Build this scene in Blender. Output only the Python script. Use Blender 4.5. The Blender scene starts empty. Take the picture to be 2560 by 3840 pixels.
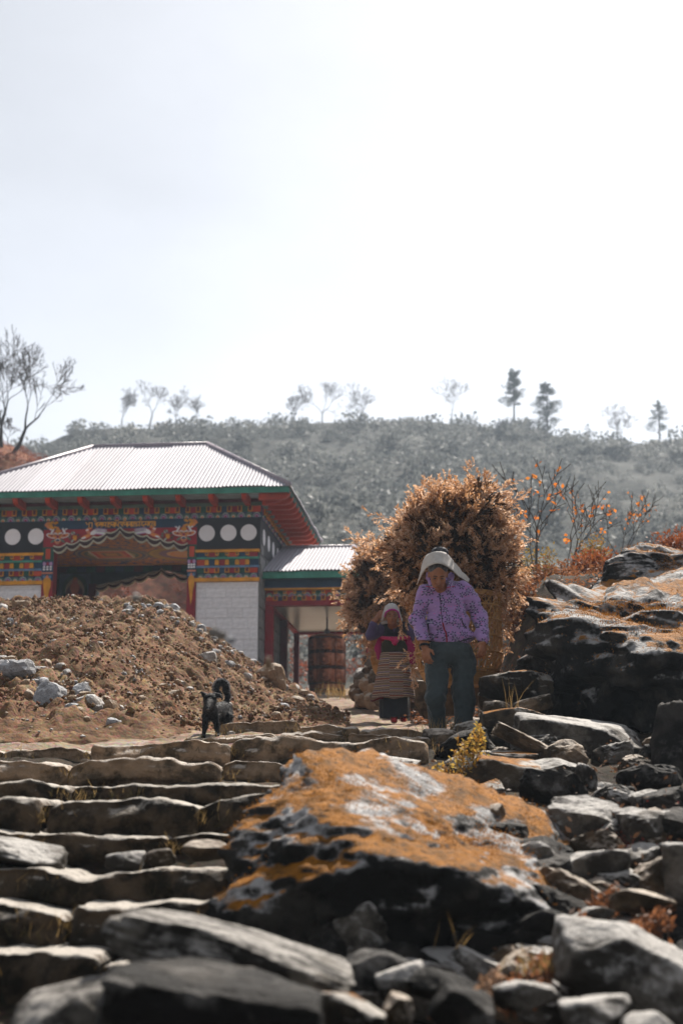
import bpy, bmesh, math, random
import numpy as np
from mathutils import Vector, Matrix

# ------------------------------------------------------------------ camera, sky, sun, exposure
scene = bpy.context.scene
C = scene.collection
FPX = 5333.33                       # 50 mm lens on a 36 mm tall frame, in photo pixels
TILT = math.atan(1160 / FPX)
cam_data = bpy.data.cameras.new("camera")
cam = bpy.data.objects.new("camera", cam_data)
C.objects.link(cam)
cam_data.sensor_fit = 'VERTICAL'
cam_data.sensor_height = 36.0
cam_data.lens = 50.0
cam_data.clip_start = 0.05
cam_data.clip_end = 3000.0
cam.location = (0, 0, 0)
cam.rotation_euler = (math.pi / 2 + TILT, 0, 0)
cam_data.dof.use_dof = True
cam_data.dof.focus_distance = 12.3
cam_data.dof.aperture_fstop = 1.9
scene.camera = cam

SUN_AZ, SUN_EL = math.radians(21), math.radians(49)
world = bpy.data.worlds.new("World")
scene.world = world
world.use_nodes = True
wn = world.node_tree.nodes
sky = wn.new('ShaderNodeTexSky')
sky.sky_type = 'NISHITA'
sky.sun_disc = False
sky.sun_elevation = SUN_EL
sky.sun_rotation = SUN_AZ
sky.altitude = 2500
sky.air_density = 1.0
sky.dust_density = 8.0
sky.ozone_density = 1.0
veil = wn.new('ShaderNodeHueSaturation')          # thin high cloud: the sky loses most of its blue
veil.inputs['Saturation'].default_value = 0.26
world.node_tree.links.new(sky.outputs[0], veil.inputs['Color'])
cl_co = wn.new('ShaderNodeTexCoord'); cl_mp = wn.new('ShaderNodeMapping'); cl_mp.inputs['Scale'].default_value = (1, 1, 2.2)
cl = wn.new('ShaderNodeTexNoise'); cl.inputs['Scale'].default_value = 2.6; cl.inputs['Detail'].default_value = 6; cl.inputs['Roughness'].default_value = .55
cl_r = wn.new('ShaderNodeMapRange'); cl_r.inputs[1].default_value = .3; cl_r.inputs[2].default_value = .7; cl_r.inputs[3].default_value = .90; cl_r.inputs[4].default_value = 1.08
cl_m = wn.new('ShaderNodeMix'); cl_m.data_type = 'RGBA'; cl_m.blend_type = 'MULTIPLY'; cl_m.inputs[0].default_value = 1.0
wl = world.node_tree.links
wl.new(cl_co.outputs['Generated'], cl_mp.inputs[0]); wl.new(cl_mp.outputs[0], cl.inputs['Vector']); wl.new(cl.outputs[0], cl_r.inputs[0])
wl.new(veil.outputs[0], cl_m.inputs[6]); wl.new(cl_r.outputs[0], cl_m.inputs[7]); wl.new(cl_m.outputs[2], wn['Background'].inputs[0])   # faint cloud
wn['Background'].inputs[1].default_value = 0.084
sun_data = bpy.data.lights.new("sun", 'SUN')
sun_data.energy = 5.0
sun_data.angle = math.radians(0.6)
sun_data.color = (1.0, 0.93, 0.84)
sun = bpy.data.objects.new("sun", sun_data)
C.objects.link(sun)
sd = Vector((math.sin(SUN_AZ) * math.cos(SUN_EL), math.cos(SUN_AZ) * math.cos(SUN_EL), math.sin(SUN_EL)))
sun.rotation_euler = sd.to_track_quat('Z', 'Y').to_euler()
scene.view_settings.view_transform = 'Standard'
scene.view_settings.look = 'None'
scene.view_settings.gamma = 1.0
scene.view_settings.use_curve_mapping = False
scene.view_settings.exposure = 0.9
scene.render.engine = 'CYCLES'
cy = scene.cycles
cy.use_denoising = True
cy.max_bounces = 8
cy.diffuse_bounces = 3
cy.glossy_bounces = 3
cy.transmission_bounces = 4
cy.transparent_max_bounces = 8
cy.volume_bounces = 0
cy.sample_clamp_indirect = 4.0
cy.use_adaptive_sampling = True

# ------------------------------------------------------------------ helpers
rng = np.random.default_rng(7)
random.seed(7)

def P(px, py, Y):
    """world point at depth Y that the photo shows at (px, py)"""
    cx, c2 = (px - 1280) / FPX, (1920 - py) / FPX
    r = np.array([cx, math.cos(TILT) - math.sin(TILT) * c2, math.sin(TILT) + math.cos(TILT) * c2])
    return r * (Y / r[1])

def ppm(Y, z=0.8):
    return FPX / (Y * math.cos(TILT) + z * math.sin(TILT))

def tag(o, label=None, cat=None, group=None, kind=None):
    if label: o['label'] = label
    if cat: o['category'] = cat
    if group: o['group'] = group
    if kind: o['kind'] = kind
    return o

def empty(name, loc=(0, 0, 0), rz=0, parent=None):
    o = bpy.data.objects.new(name, None)
    o.empty_display_size = .1
    C.objects.link(o)
    o.location = loc
    o.rotation_euler = (0, 0, rz)
    if parent: o.parent = parent
    return o

def mk(name, verts, faces, mats, parent=None, smooth=False, midx=None, loc=None, origin=None):
    """one mesh object from arrays. origin: world point to become the object's origin"""
    v = np.asarray(verts, dtype=np.float64).reshape(-1, 3)
    if origin is not None:
        v = v - np.asarray(origin)
        loc = origin
    me = bpy.data.meshes.new(name)
    if isinstance(faces, np.ndarray):
        n, k = faces.shape
        me.vertices.add(len(v)); me.vertices.foreach_set('co', v.astype(np.float32).ravel())
        me.loops.add(n * k); me.loops.foreach_set('vertex_index', faces.astype(np.int32).ravel())
        me.polygons.add(n)
        me.polygons.foreach_set('loop_start', np.arange(0, n * k, k, dtype=np.int32))
        me.polygons.foreach_set('loop_total', np.full(n, k, dtype=np.int32))
        me.update(calc_edges=True)
    else:
        me.from_pydata([tuple(p) for p in v], [], faces)
    if not isinstance(mats, (list, tuple)): mats = [mats]
    for m in mats: me.materials.append(m)
    if midx is not None: me.polygons.foreach_set('material_index', np.asarray(midx, dtype=np.int32))
    if smooth: me.polygons.foreach_set('use_smooth', np.ones(len(me.polygons), dtype=bool))
    me.update()
    return put(name, me, parent, loc)

def put(name, me, parent=None, loc=None, rot=None, scale=None):
    o = bpy.data.objects.new(name, me)
    C.objects.link(o)
    if parent: o.parent = parent
    if loc is not None: o.location = tuple(loc)
    if rot is not None: o.rotation_euler = rot
    if scale is not None: o.scale = scale
    return o

class MB:
    """collects shapes with material slots into one mesh"""
    def __init__(s): s.v = []; s.f = []; s.m = []; s.mats = []
    def mi(s, m):
        if m not in s.mats: s.mats.append(m)
        return s.mats.index(m)
    def add(s, vs, fs, m):
        b = len(s.v); s.v += [tuple(map(float, p)) for p in vs]
        k = s.mi(m)
        for f in fs: s.f.append([i + b for i in f]); s.m.append(k)
        return s
    def box(s, lo, hi, m, bev=0.0):
        (x0, y0, z0), (x1, y1, z1) = lo, hi
        if bev <= 0:
            vs = [(x0,y0,z0),(x1,y0,z0),(x1,y1,z0),(x0,y1,z0),(x0,y0,z1),(x1,y0,z1),(x1,y1,z1),(x0,y1,z1)]
            return s.add(vs, [(0,3,2,1),(4,5,6,7),(0,1,5,4),(1,2,6,5),(2,3,7,6),(3,0,4,7)], m)
        b = bev   # front (y0) face is bevelled, rest is plain
        vs = [(x0,y1,z0),(x1,y1,z0),(x1,y1,z1),(x0,y1,z1),
              (x0,y0+b,z0),(x1,y0+b,z0),(x1,y0+b,z1),(x0,y0+b,z1),
              (x0+b,y0,z0+b),(x1-b,y0,z0+b),(x1-b,y0,z1-b),(x0+b,y0,z1-b)]
        fs = [(0,3,2,1),(8,9,10,11),(4,5,9,8),(5,6,10,9),(6,7,11,10),(7,4,8,11),(0,1,5,4),(1,2,6,5),(2,3,7,6),(3,0,4,7)]
        return s.add(vs, fs, m)
    def prism(s, poly, y0, y1, m, m2=None):
        """polygon in (x, z), counter-clockwise seen from -y, extruded from y0 (front) to y1"""
        n = len(poly)
        vs = [(x, y0, z) for x, z in poly] + [(x, y1, z) for x, z in poly]
        s.add(vs, [tuple(range(n))], m)
        b = len(s.v) - 2 * n; k = s.mi(m2 or m)
        s.f.append([b + n + i for i in range(n)][::-1]); s.m.append(k)
        for i in range(n):
            j = (i + 1) % n
            s.f.append([b + j, b + i, b + n + i, b + n + j]); s.m.append(k)
        return s
    def strip(s, top, bot, y0, y1, m):
        """closed band between two polylines of equal length in (x, z), extruded"""
        n = len(top)
        for i in range(n - 1):
            s.prism([bot[i], bot[i+1], top[i+1], top[i]], y0, y1, m)
        return s
    def tube(s, pts, rad, m, n=6, cap=True):
        pts = np.asarray(pts, float); L = len(pts)
        rad = np.broadcast_to(np.asarray(rad, float), (L,))
        vs = []; up = None
        for i in range(L):
            d = pts[min(i+1, L-1)] - pts[max(i-1, 0)]
            d = d / (np.linalg.norm(d) + 1e-9)
            if up is None:
                up = np.array([0, 0, 1.]) if abs(d[2]) < .9 else np.array([1., 0, 0])
            a = np.cross(d, up); a /= np.linalg.norm(a) + 1e-9
            c = np.cross(a, d); up = c
            for k in range(n):
                t = 2 * math.pi * k / n
                vs.append(pts[i] + rad[i] * (math.cos(t) * a + math.sin(t) * c))
        fs = []
        for i in range(L - 1):
            for k in range(n):
                k2 = (k + 1) % n
                fs.append((i*n+k, i*n+k2, (i+1)*n+k2, (i+1)*n+k))
        if cap:
            fs.append(tuple(range(n))[::-1]); fs.append(tuple((L-1)*n + k for k in range(n)))
        return s.add(vs, fs, m)
    def lathe(s, prof, m, n=32, c=(0, 0), closed=True):
        """profile of (radius, z) turned about the z axis"""
        vs = [(c[0] + r*math.cos(2*math.pi*k/n), c[1] + r*math.sin(2*math.pi*k/n), z) for r, z in prof for k in range(n)]
        fs = []
        for i in range(len(prof)-1):
            for k in range(n):
                k2 = (k+1) % n
                fs.append((i*n+k, i*n+k2, (i+1)*n+k2, (i+1)*n+k))
        if closed:
            fs.append(tuple(range(n))[::-1]); fs.append(tuple((len(prof)-1)*n+k for k in range(n)))
        return s.add(vs, fs, m)
    def disc(s, cx, cz, rx, rz, y0, y1, m, n=20, rot=0.0):
        p = []
        for k in range(n):
            t = 2*math.pi*k/n
            a, b = rx*math.cos(t), rz*math.sin(t)
            p.append((cx + a*math.cos(rot) - b*math.sin(rot), cz + a*math.sin(rot) + b*math.cos(rot)))
        return s.prism(p, y0, y1, m)
    def mesh(s, name, smooth=False):
        me = bpy.data.meshes.new(name)
        me.from_pydata(s.v, [], s.f)
        for m in s.mats: me.materials.append(m)
        me.polygons.foreach_set('material_index', np.asarray(s.m, dtype=np.int32))
        if smooth: me.polygons.foreach_set('use_smooth', np.ones(len(me.polygons), dtype=bool))
        me.update()
        return me
    def build(s, name, parent=None, smooth=False, loc=None):
        return put(name, s.mesh(name, smooth), parent, loc)

# ---- vectorised value noise
def _hash(ix, iy, iz, seed):
    h = (ix.astype(np.int64) * 374761393 + iy.astype(np.int64) * 668265263 + iz.astype(np.int64) * 2147483647 + seed * 1274126177) & 0xFFFFFFFF
    h = ((h ^ (h >> 13)) * 1274126177) & 0xFFFFFFFF
    h = ((h ^ (h >> 16)) * 2246822519) & 0xFFFFFFFF
    return ((h ^ (h >> 15)) & 0xFFFFFF) / float(0x7FFFFF) - 1.0

def vnoise(p, seed=0):
    p = np.asarray(p, float)
    i = np.floor(p).astype(np.int64); f = p - i; f = f*f*(3-2*f)
    out = 0
    for dx in (0, 1):
        wx = f[..., 0] if dx else 1-f[..., 0]
        for dy in (0, 1):
            wy = f[..., 1] if dy else 1-f[..., 1]
            for dz in (0, 1):
                wz = f[..., 2] if dz else 1-f[..., 2]
                out = out + wx*wy*wz*_hash(i[..., 0]+dx, i[..., 1]+dy, i[..., 2]+dz, seed)
    return out

def fbm(p, octv=4, seed=0, gain=.5, lac=2.03):
    p = np.asarray(p, float); s = 0; a = 1.0
    for o in range(octv):
        s = s + a * vnoise(p, seed + o*17); p = p*lac + 3.1; a *= gain
    return s

def p3(x, y, z=None):
    x = np.asarray(x, float); y = np.asarray(y, float)
    return np.stack([x, y, np.zeros_like(x) if z is None else np.broadcast_to(z, x.shape)], -1)

def grid_faces(nx, ny):
    i = np.arange(nx-1)[:, None]*ny + np.arange(ny-1)[None, :]
    return np.stack([i, i+ny, i+ny+1, i+1], -1).reshape(-1, 4)

# ---- signed distance modelling (bodies, cloth, animals): one continuous surface
class Sdf:
    def __init__(s): s.pr = []
    def cone(s, a, b, ra, rb, k=.03, sc=(1, 1, 1), sub=False):
        s.pr.append(('c', np.asarray(a, float), np.asarray(b, float), ra, rb, k, np.asarray(sc, float), sub)); return s
    def ell(s, c, r, k=.03, R=None, sub=False):
        s.pr.append(('e', np.asarray(c, float), np.asarray(r, float), 0, 0, k, np.eye(3) if R is None else np.asarray(R, float), sub)); return s
    def chain(s, pts, rad, k=.03, sc=(1, 1, 1)):
        for i in range(len(pts)-1): s.cone(pts[i], pts[i+1], rad[i], rad[i+1], k, sc)
        return s
    def mesh(s, h, cuts=(), wrinkle=None, pad=.05):
        lo = np.full(3, 1e9); hi = -lo; bb = []
        for p in s.pr:
            if p[0] == 'c':
                m = max(p[3], p[4]) / np.minimum(p[6], 1); a = np.minimum(p[1], p[2]) - m*1.05; b = np.maximum(p[1], p[2]) + m*1.05
            else:
                m = p[2].max(); a = p[1]-m; b = p[1]+m
            bb.append((a-p[5]*1.5-.02, b+p[5]*1.5+.02))
            if not p[7]: lo = np.minimum(lo, a); hi = np.maximum(hi, b)
        lo -= pad; hi += pad
        n = np.ceil((hi-lo)/h).astype(int)+1
        F = np.full(n, .5)
        for p, (a, b) in zip(s.pr, bb):
            i0 = np.clip(np.floor((a-lo)/h).astype(int), 0, n-1); i1 = np.clip(np.ceil((b-lo)/h).astype(int)+1, 1, n)
            if np.any(i1 <= i0): continue
            ax = [lo[d] + h*np.arange(i0[d], i1[d]) for d in range(3)]
            X = np.stack(np.meshgrid(*ax, indexing='ij'), -1)
            if p[0] == 'c':
                A, B, ra, rb, k, sc = p[1:7]
                c = (A+B)/2
                Q = (X-c)*sc; a2 = (A-c)*sc; b2 = (B-c)*sc
                ba = b2-a2; t = np.clip(((Q-a2) @ ba)/(ba@ba+1e-12), 0, 1)
                d = np.linalg.norm(Q-a2-t[..., None]*ba, axis=-1) - (ra+(rb-ra)*t)
            else:
                c, r, k, R = p[1], p[2], p[5], p[6]
                Q = (X-c) @ R.T
                k0 = np.linalg.norm(Q/r, axis=-1); k1 = np.linalg.norm(Q/(r*r), axis=-1)+1e-9
                d = k0*(k0-1)/k1
            sl = tuple(slice(i0[j], i1[j]) for j in range(3))
            f = F[sl]
            if p[7]:
                hh = np.clip(.5-.5*(f+d)/k, 0, 1); F[sl] = f*(1-hh)+(-d)*hh + k*hh*(1-hh)
            else:
                hh = np.clip(.5+.5*(f-d)/k, 0, 1); F[sl] = f*(1-hh)+d*hh - k*hh*(1-hh)
        if cuts or wrinkle:
            X = np.stack(np.meshgrid(*[lo[d]+h*np.arange(n[d]) for d in range(3)], indexing='ij'), -1)
            if wrinkle:
                m = np.abs(F) < .08
                F[m] += wrinkle(X[m])
            for (q, nn) in cuts:
                F = np.maximum(F, (X-np.asarray(q, float)) @ np.asarray(nn, float))
        return surfnets(F, lo, h)

def surfnets(F, lo, h):
    S = F < 0
    n = np.array(F.shape)-1
    c = [S[i:n[0]+i, j:n[1]+j, k:n[2]+k] for i in (0, 1) for j in (0, 1) for k in (0, 1)]
    al = np.logical_and.reduce(c); an = np.logical_or.reduce(c)
    M = an & ~al
    idx = np.full(M.shape, -1, np.int64); cells = np.argwhere(M); idx[M] = np.arange(len(cells))
    acc = np.zeros((len(cells), 3)); cnt = np.zeros(len(cells))
    for ax in range(3):
        o1, o2 = [a for a in range(3) if a != ax]
        for da in (0, 1):
            for db in (0, 1):
                p = cells.copy(); p[:, o1] += da; p[:, o2] += db
                q = p.copy(); q[:, ax] += 1
                f0 = F[tuple(p.T)]; f1 = F[tuple(q.T)]
                cr = (f0 < 0) != (f1 < 0)
                t = np.where(cr, f0/(f0-f1+1e-12), 0)
                pos = p.astype(float); pos[:, ax] += t
                acc[cr] += pos[cr]; cnt[cr] += 1
    V = lo + h*(acc/np.maximum(cnt, 1)[:, None])
    quads = []
    for ax in range(3):
        o1, o2 = [(1, 2), (2, 0), (0, 1)][ax]
        A = np.take(S, range(0, S.shape[ax]-1), ax); Bq = np.take(S, range(1, S.shape[ax]), ax)
        e = np.argwhere(A != Bq)
        e = e[(e[:, o1] > 0) & (e[:, o2] > 0) & (e[:, o1] < n[o1]) & (e[:, o2] < n[o2])]
        s = A[tuple(e.T)]
        def cell(a, b):
            q = e.copy(); q[:, o1] -= a; q[:, o2] -= b
            return idx[tuple(q.T)]
        q = np.stack([cell(1, 1), cell(0, 1), cell(0, 0), cell(1, 0)], -1)
        q[~s] = q[~s][:, ::-1]
        quads.append(q)
    Q = np.concatenate(quads)
    return V, Q[(Q >= 0).all(1)]

# ---- rocks
_ico = {}
def ico(sub):
    if sub not in _ico:
        bm = bmesh.new(); bmesh.ops.create_icosphere(bm, subdivisions=sub, radius=1)
        _ico[sub] = (np.array([v.co[:] for v in bm.verts]), np.array([[v.index for v in f.verts] for f in bm.faces]))
        bm.free()
    return _ico[sub]

def rock_geo(size, sub=4, seed=0, planes=12, soft=22, amp=.05, nsc=2.2, N=None, D=None, rough=.018, chips=26):
    """convex broken block: main faces with softened edges, small sharp chips, rough skin; in a box of half-sizes size"""
    r = np.random.default_rng(seed)
    d, F = ico(sub)
    if N is None:
        N = r.normal(size=(planes, 3)); N /= np.linalg.norm(N, axis=1)[:, None]
        N = np.concatenate([N, np.eye(3), -np.eye(3)]); D = np.concatenate([r.uniform(.70, 1.0, planes), r.uniform(.9, 1, 6)])
    q = d @ N.T
    R = np.where(q > .05, D/np.maximum(q, .05), 9.)
    m = R.min(1)
    rr = m - np.log(np.exp(-soft*(R-m[:, None])).sum(1))/soft
    p = d*(rr*1.03)[:, None]
    if chips:
        cn = r.normal(size=(chips, 3)); cn /= np.linalg.norm(cn, axis=1)[:, None]
        sup = (p @ cn.T).max(0); cd = sup*r.uniform(.90, .985, chips)
        q = p @ cn.T
        f = np.where(q > 1e-3, cd/np.maximum(q, 1e-3), 9.).min(1)
        p = p*np.minimum(f, 1.)[:, None]
    w = p+fbm(p*1.3+seed, 2, seed+3)[:, None]*.12
    dn = fbm(w*nsc+seed*1.7, 3, seed)*amp + (np.abs(fbm(w*nsc*2.6+seed, 4, seed+5))-.4)*amp*.8 + fbm(p*nsc*9, 3, seed+9)*rough
    p = p*(1+dn)[:, None]
    return p*np.asarray(size), F

def hull_rock(pts, sub=5, seed=0, soft=25, amp=.05, nsc=2.2, rough=.015):
    pts = np.asarray(pts, float)
    lo, hi = pts.min(0), pts.max(0)
    c = pts.mean(0); s = (hi-lo)/2
    q = (pts-c)/s
    bm = bmesh.new()
    for p in q: bm.verts.new(p)
    bmesh.ops.convex_hull(bm, input=bm.verts[:])
    bm.normal_update()
    N = []; D = []
    for f in bm.faces:
        n = np.array(f.normal[:]); dd = n @ np.array(f.verts[0].co[:])
        if dd < 0: n, dd = -n, -dd
        N.append(n); D.append(max(dd, .05))
    bm.free()
    v, F = rock_geo((1, 1, 1), sub, seed, N=np.array(N), D=np.array(D), soft=soft, amp=amp, nsc=nsc, rough=rough)
    return v*s + c, F

def scatter_mesh(protos, place):
    """protos: list of (V, F(tri/quad array)); place: list of (k, 3x3, t). Returns merged arrays."""
    by = {}
    for k, R, t in place: by.setdefault(k, []).append((R, t))
    vs = []; fs = []; off = 0
    for k, L in by.items():
        V, F = protos[k]
        R = np.array([a for a, b in L]); T = np.array([b for a, b in L])
        W = np.einsum('nij,vj->nvi', R, V) + T[:, None, :]
        vs.append(W.reshape(-1, 3))
        fs.append((F[None] + (np.arange(len(L))*len(V))[:, None, None]).reshape(-1, F.shape[1]) + off)
        off += len(L)*len(V)
    return np.concatenate(vs), np.concatenate(fs)

def rand_rot(r):
    q = r.normal(size=4); q /= np.linalg.norm(q); w, x, y, z = q
    return np.array([[1-2*(y*y+z*z), 2*(x*y-z*w), 2*(x*z+y*w)], [2*(x*y+z*w), 1-2*(x*x+z*z), 2*(y*z-x*w)], [2*(x*z-y*w), 2*(y*z+x*w), 1-2*(x*x+y*y)]])

def align(d, r, roll=None):
    """rotation whose z axis is d"""
    dx, dy, dz = float(d[0]), float(d[1]), float(d[2]); L = math.sqrt(dx*dx+dy*dy+dz*dz)+1e-9; dx /= L; dy /= L; dz /= L
    if abs(dz) < .95: ax, ay, az = -dy, dx, 0.
    else: ax, ay, az = 0., -dz, dy
    L = math.sqrt(ax*ax+ay*ay+az*az); ax /= L; ay /= L; az /= L
    bx, by, bz = dy*az-dz*ay, dz*ax-dx*az, dx*ay-dy*ax
    t = r.random()*2*math.pi if roll is None else roll
    c, s = math.cos(t), math.sin(t)
    ux, uy, uz = ax*c+bx*s, ay*c+by*s, az*c+bz*s
    vx, vy, vz = dy*uz-dz*uy, dz*ux-dx*uz, dx*uy-dy*ux
    return np.array([[ux, vx, dx], [uy, vy, dy], [uz, vz, dz]])

# ------------------------------------------------------------------ materials
_mats = {}
def M(name, col, col2=None, scale=6, rough=.8, bump=0., bscale=40, metal=0., transl=0., spec=.3, jit=0., detail=4, coord='Object', contrast=.25, sheen=0., stretch=None):
    if name in _mats: return _mats[name]
    m = bpy.data.materials.new(name); m.use_nodes = True
    nt = m.node_tree; n = nt.nodes; l = nt.links
    b = n['Principled BSDF']
    b.inputs['Roughness'].default_value = rough
    b.inputs['Metallic'].default_value = metal
    b.inputs['Specular IOR Level'].default_value = spec
    if sheen: b.inputs['Sheen Weight'].default_value = sheen; b.inputs['Sheen Roughness'].default_value = .4
    tc = n.new('ShaderNodeTexCoord')
    vec = tc.outputs[coord]
    if stretch:
        mp = n.new('ShaderNodeMapping'); mp.inputs['Scale'].default_value = stretch; l.new(vec, mp.inputs[0]); vec = mp.outputs[0]
    c1 = (*col, 1); c2 = (*(col2 or tuple(x*.75 for x in col)), 1)
    nz = n.new('ShaderNodeTexNoise'); nz.inputs['Scale'].default_value = scale; nz.inputs['Detail'].default_value = detail
    l.new(vec, nz.inputs['Vector'])
    rp = n.new('ShaderNodeValToRGB'); rp.color_ramp.elements[0].position = .5-contrast; rp.color_ramp.elements[1].position = .5+contrast
    rp.color_ramp.elements[0].color = c2; rp.color_ramp.elements[1].color = c1
    l.new(nz.outputs[0], rp.inputs[0])
    out = rp.outputs[0]
    if jit:
        oi = n.new('ShaderNodeObjectInfo')
        mr = n.new('ShaderNodeMapRange'); mr.inputs[3].default_value = 1-jit; mr.inputs[4].default_value = 1+jit
        l.new(oi.outputs['Random'], mr.inputs[0])
        hs = n.new('ShaderNodeHueSaturation'); l.new(mr.outputs[0], hs.inputs['Value']); l.new(out, hs.inputs['Color']); out = hs.outputs[0]
    l.new(out, b.inputs['Base Color'])
    if bump:
        nb = n.new('ShaderNodeTexNoise'); nb.inputs['Scale'].default_value = bscale; nb.inputs['Detail'].default_value = 5
        l.new(vec, nb.inputs['Vector'])
        bp = n.new('ShaderNodeBump'); bp.inputs['Strength'].default_value = bump; bp.inputs['Distance'].default_value = .02
        l.new(nb.outputs[0], bp.inputs['Height']); l.new(bp.outputs[0], b.inputs['Normal'])
    if transl:
        tr = n.new('ShaderNodeBsdfTranslucent'); l.new(out, tr.inputs[0])
        mx = n.new('ShaderNodeMixShader'); mx.inputs[0].default_value = transl
        l.new(b.outputs[0], mx.inputs[1]); l.new(tr.outputs[0], mx.inputs[2]); l.new(mx.outputs[0], n['Material Output'].inputs[0])
    _mats[name] = m
    return m

def leafmat(name, cols, transl=.45, rough=.6, scale=1.3, spec=.3):
    """leaf colour drifts from clump to clump (world noise) and from leaf to leaf (random per island)"""
    if name in _mats: return _mats[name]
    m = bpy.data.materials.new(name); m.use_nodes = True
    nt = m.node_tree; n = nt.nodes; l = nt.links; b = n['Principled BSDF']
    b.inputs['Roughness'].default_value = rough; b.inputs['Specular IOR Level'].default_value = spec
    g = n.new('ShaderNodeNewGeometry')
    nz = n.new('ShaderNodeTexNoise'); nz.inputs['Scale'].default_value = scale; nz.inputs['Detail'].default_value = 2
    l.new(g.outputs['Position'], nz.inputs['Vector'])
    ad = n.new('ShaderNodeMath'); ad.operation = 'MULTIPLY_ADD'; ad.inputs[1].default_value = .55; l.new(g.outputs['Random Per Island'], ad.inputs[0])
    m2 = n.new('ShaderNodeMath'); m2.operation = 'MULTIPLY_ADD'; m2.inputs[1].default_value = .9; m2.inputs[2].default_value = -.22; l.new(nz.outputs[0], m2.inputs[0])
    l.new(m2.outputs[0], ad.inputs[2])
    rp = n.new('ShaderNodeValToRGB')
    while len(rp.color_ramp.elements) < len(cols): rp.color_ramp.elements.new(.5)
    for i, c in enumerate(cols):
        rp.color_ramp.elements[i].position = i/(len(cols)-1); rp.color_ramp.elements[i].color = (*c, 1)
    l.new(ad.outputs[0], rp.inputs[0]); l.new(rp.outputs[0], b.inputs['Base Color'])
    tr = n.new('ShaderNodeBsdfTranslucent'); l.new(rp.outputs[0], tr.inputs[0])
    mx = n.new('ShaderNodeMixShader'); mx.inputs[0].default_value = transl
    l.new(b.outputs[0], mx.inputs[1]); l.new(tr.outputs[0], mx.inputs[2]); l.new(mx.outputs[0], n['Material Output'].inputs[0])
    _mats[name] = m
    return m

def rockmat(name, base, dark, pale=(.55, .54, .52), palec=.62, moss=None, mossh=.5, mosst=.5, darkc=.5, sc=1.0, rough=.75, lit_top=.35):
    """stone: mottled base, dark weathering, pale lichen thickened on upward faces as painted sunlight, and moss (mossh: how flat a face must be, mosst: how much of it)"""
    if name in _mats: return _mats[name]
    m = bpy.data.materials.new(name); m.use_nodes = True
    nt = m.node_tree; n = nt.nodes; l = nt.links; b = n['Principled BSDF']
    b.inputs['Roughness'].default_value = rough; b.inputs['Specular IOR Level'].default_value = .12
    g = n.new('ShaderNodeNewGeometry'); pos = g.outputs['Position']
    def noise(s, d=5, off=0.):
        mp = n.new('ShaderNodeMapping'); mp.inputs['Location'].default_value = (off, off*.7, off*1.3); l.new(pos, mp.inputs[0])
        z = n.new('ShaderNodeTexNoise'); z.inputs['Scale'].default_value = s; z.inputs['Detail'].default_value = d; z.inputs['Roughness'].default_value = .62
        l.new(mp.outputs[0], z.inputs['Vector']); return z.outputs[0]
    def step(v, a, w):
        r = n.new('ShaderNodeMapRange'); r.interpolation_type = 'SMOOTHSTEP'; r.inputs[1].default_value = a-w; r.inputs[2].default_value = a+w; l.new(v, r.inputs[0]); return r.outputs[0]
    def mix(f, c1, c2):
        x = n.new('ShaderNodeMix'); x.data_type = 'RGBA'; l.new(f, x.inputs[0])
        for s, c in ((6, c1), (7, c2)):
            if isinstance(c, tuple): x.inputs[s].default_value = (*c, 1)
            else: l.new(c, x.inputs[s])
        return x.outputs[2]
    c = mix(step(noise(7*sc, 6), .5, .22), tuple(k*.62 for k in base), base)
    c = mix(step(noise(3.1*sc, 6, 7.), darkc, .07), dark, c)
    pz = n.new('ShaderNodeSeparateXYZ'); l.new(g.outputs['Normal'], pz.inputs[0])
    pa = n.new('ShaderNodeMath'); pa.operation = 'MULTIPLY_ADD'; pa.inputs[1].default_value = lit_top; l.new(pz.outputs[2], pa.inputs[0]); l.new(noise(5*sc, 7, 13.), pa.inputs[2])
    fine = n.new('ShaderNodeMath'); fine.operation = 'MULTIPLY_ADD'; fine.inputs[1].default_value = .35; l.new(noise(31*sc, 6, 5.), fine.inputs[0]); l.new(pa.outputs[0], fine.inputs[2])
    c = mix(step(fine.outputs[0], palec+lit_top*.35+.175, .13), c, pale)  # upward faces turn paler: sunlit tops painted into the stone colour
    hgt = noise(26*sc, 6, 3.)
    if moss:
        se = n.new('ShaderNodeSeparateXYZ'); l.new(g.outputs['Normal'], se.inputs[0])
        a = n.new('ShaderNodeMath'); a.operation = 'MULTIPLY_ADD'; a.inputs[1].default_value = .55; l.new(se.outputs[2], a.inputs[0]); l.new(noise(2.5*sc, 8, 21.), a.inputs[2])
        f = step(a.outputs[0], mossh*.55+mosst, .05)
        mc = mix(step(noise(9*sc, 7, 2.), .52, .14), moss[0], moss[1])
        mc = mix(step(noise(30*sc, 4, 8.), .60, .10), mc, tuple(k*.30 for k in moss[1]))
        c = mix(f, c, mc)
        hn = n.new('ShaderNodeMath'); hn.operation = 'MULTIPLY_ADD'; l.new(noise(90*sc, 3, 1.), hn.inputs[0]); l.new(f, hn.inputs[1]); l.new(hgt, hn.inputs[2]); hgt = hn.outputs[0]
    l.new(c, b.inputs['Base Color'])
    bp = n.new('ShaderNodeBump'); bp.inputs['Strength'].default_value = .8; bp.inputs['Distance'].default_value = .035
    l.new(hgt, bp.inputs['Height']); l.new(bp.outputs[0], b.inputs['Normal'])
    _mats[name] = m
    return m

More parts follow.
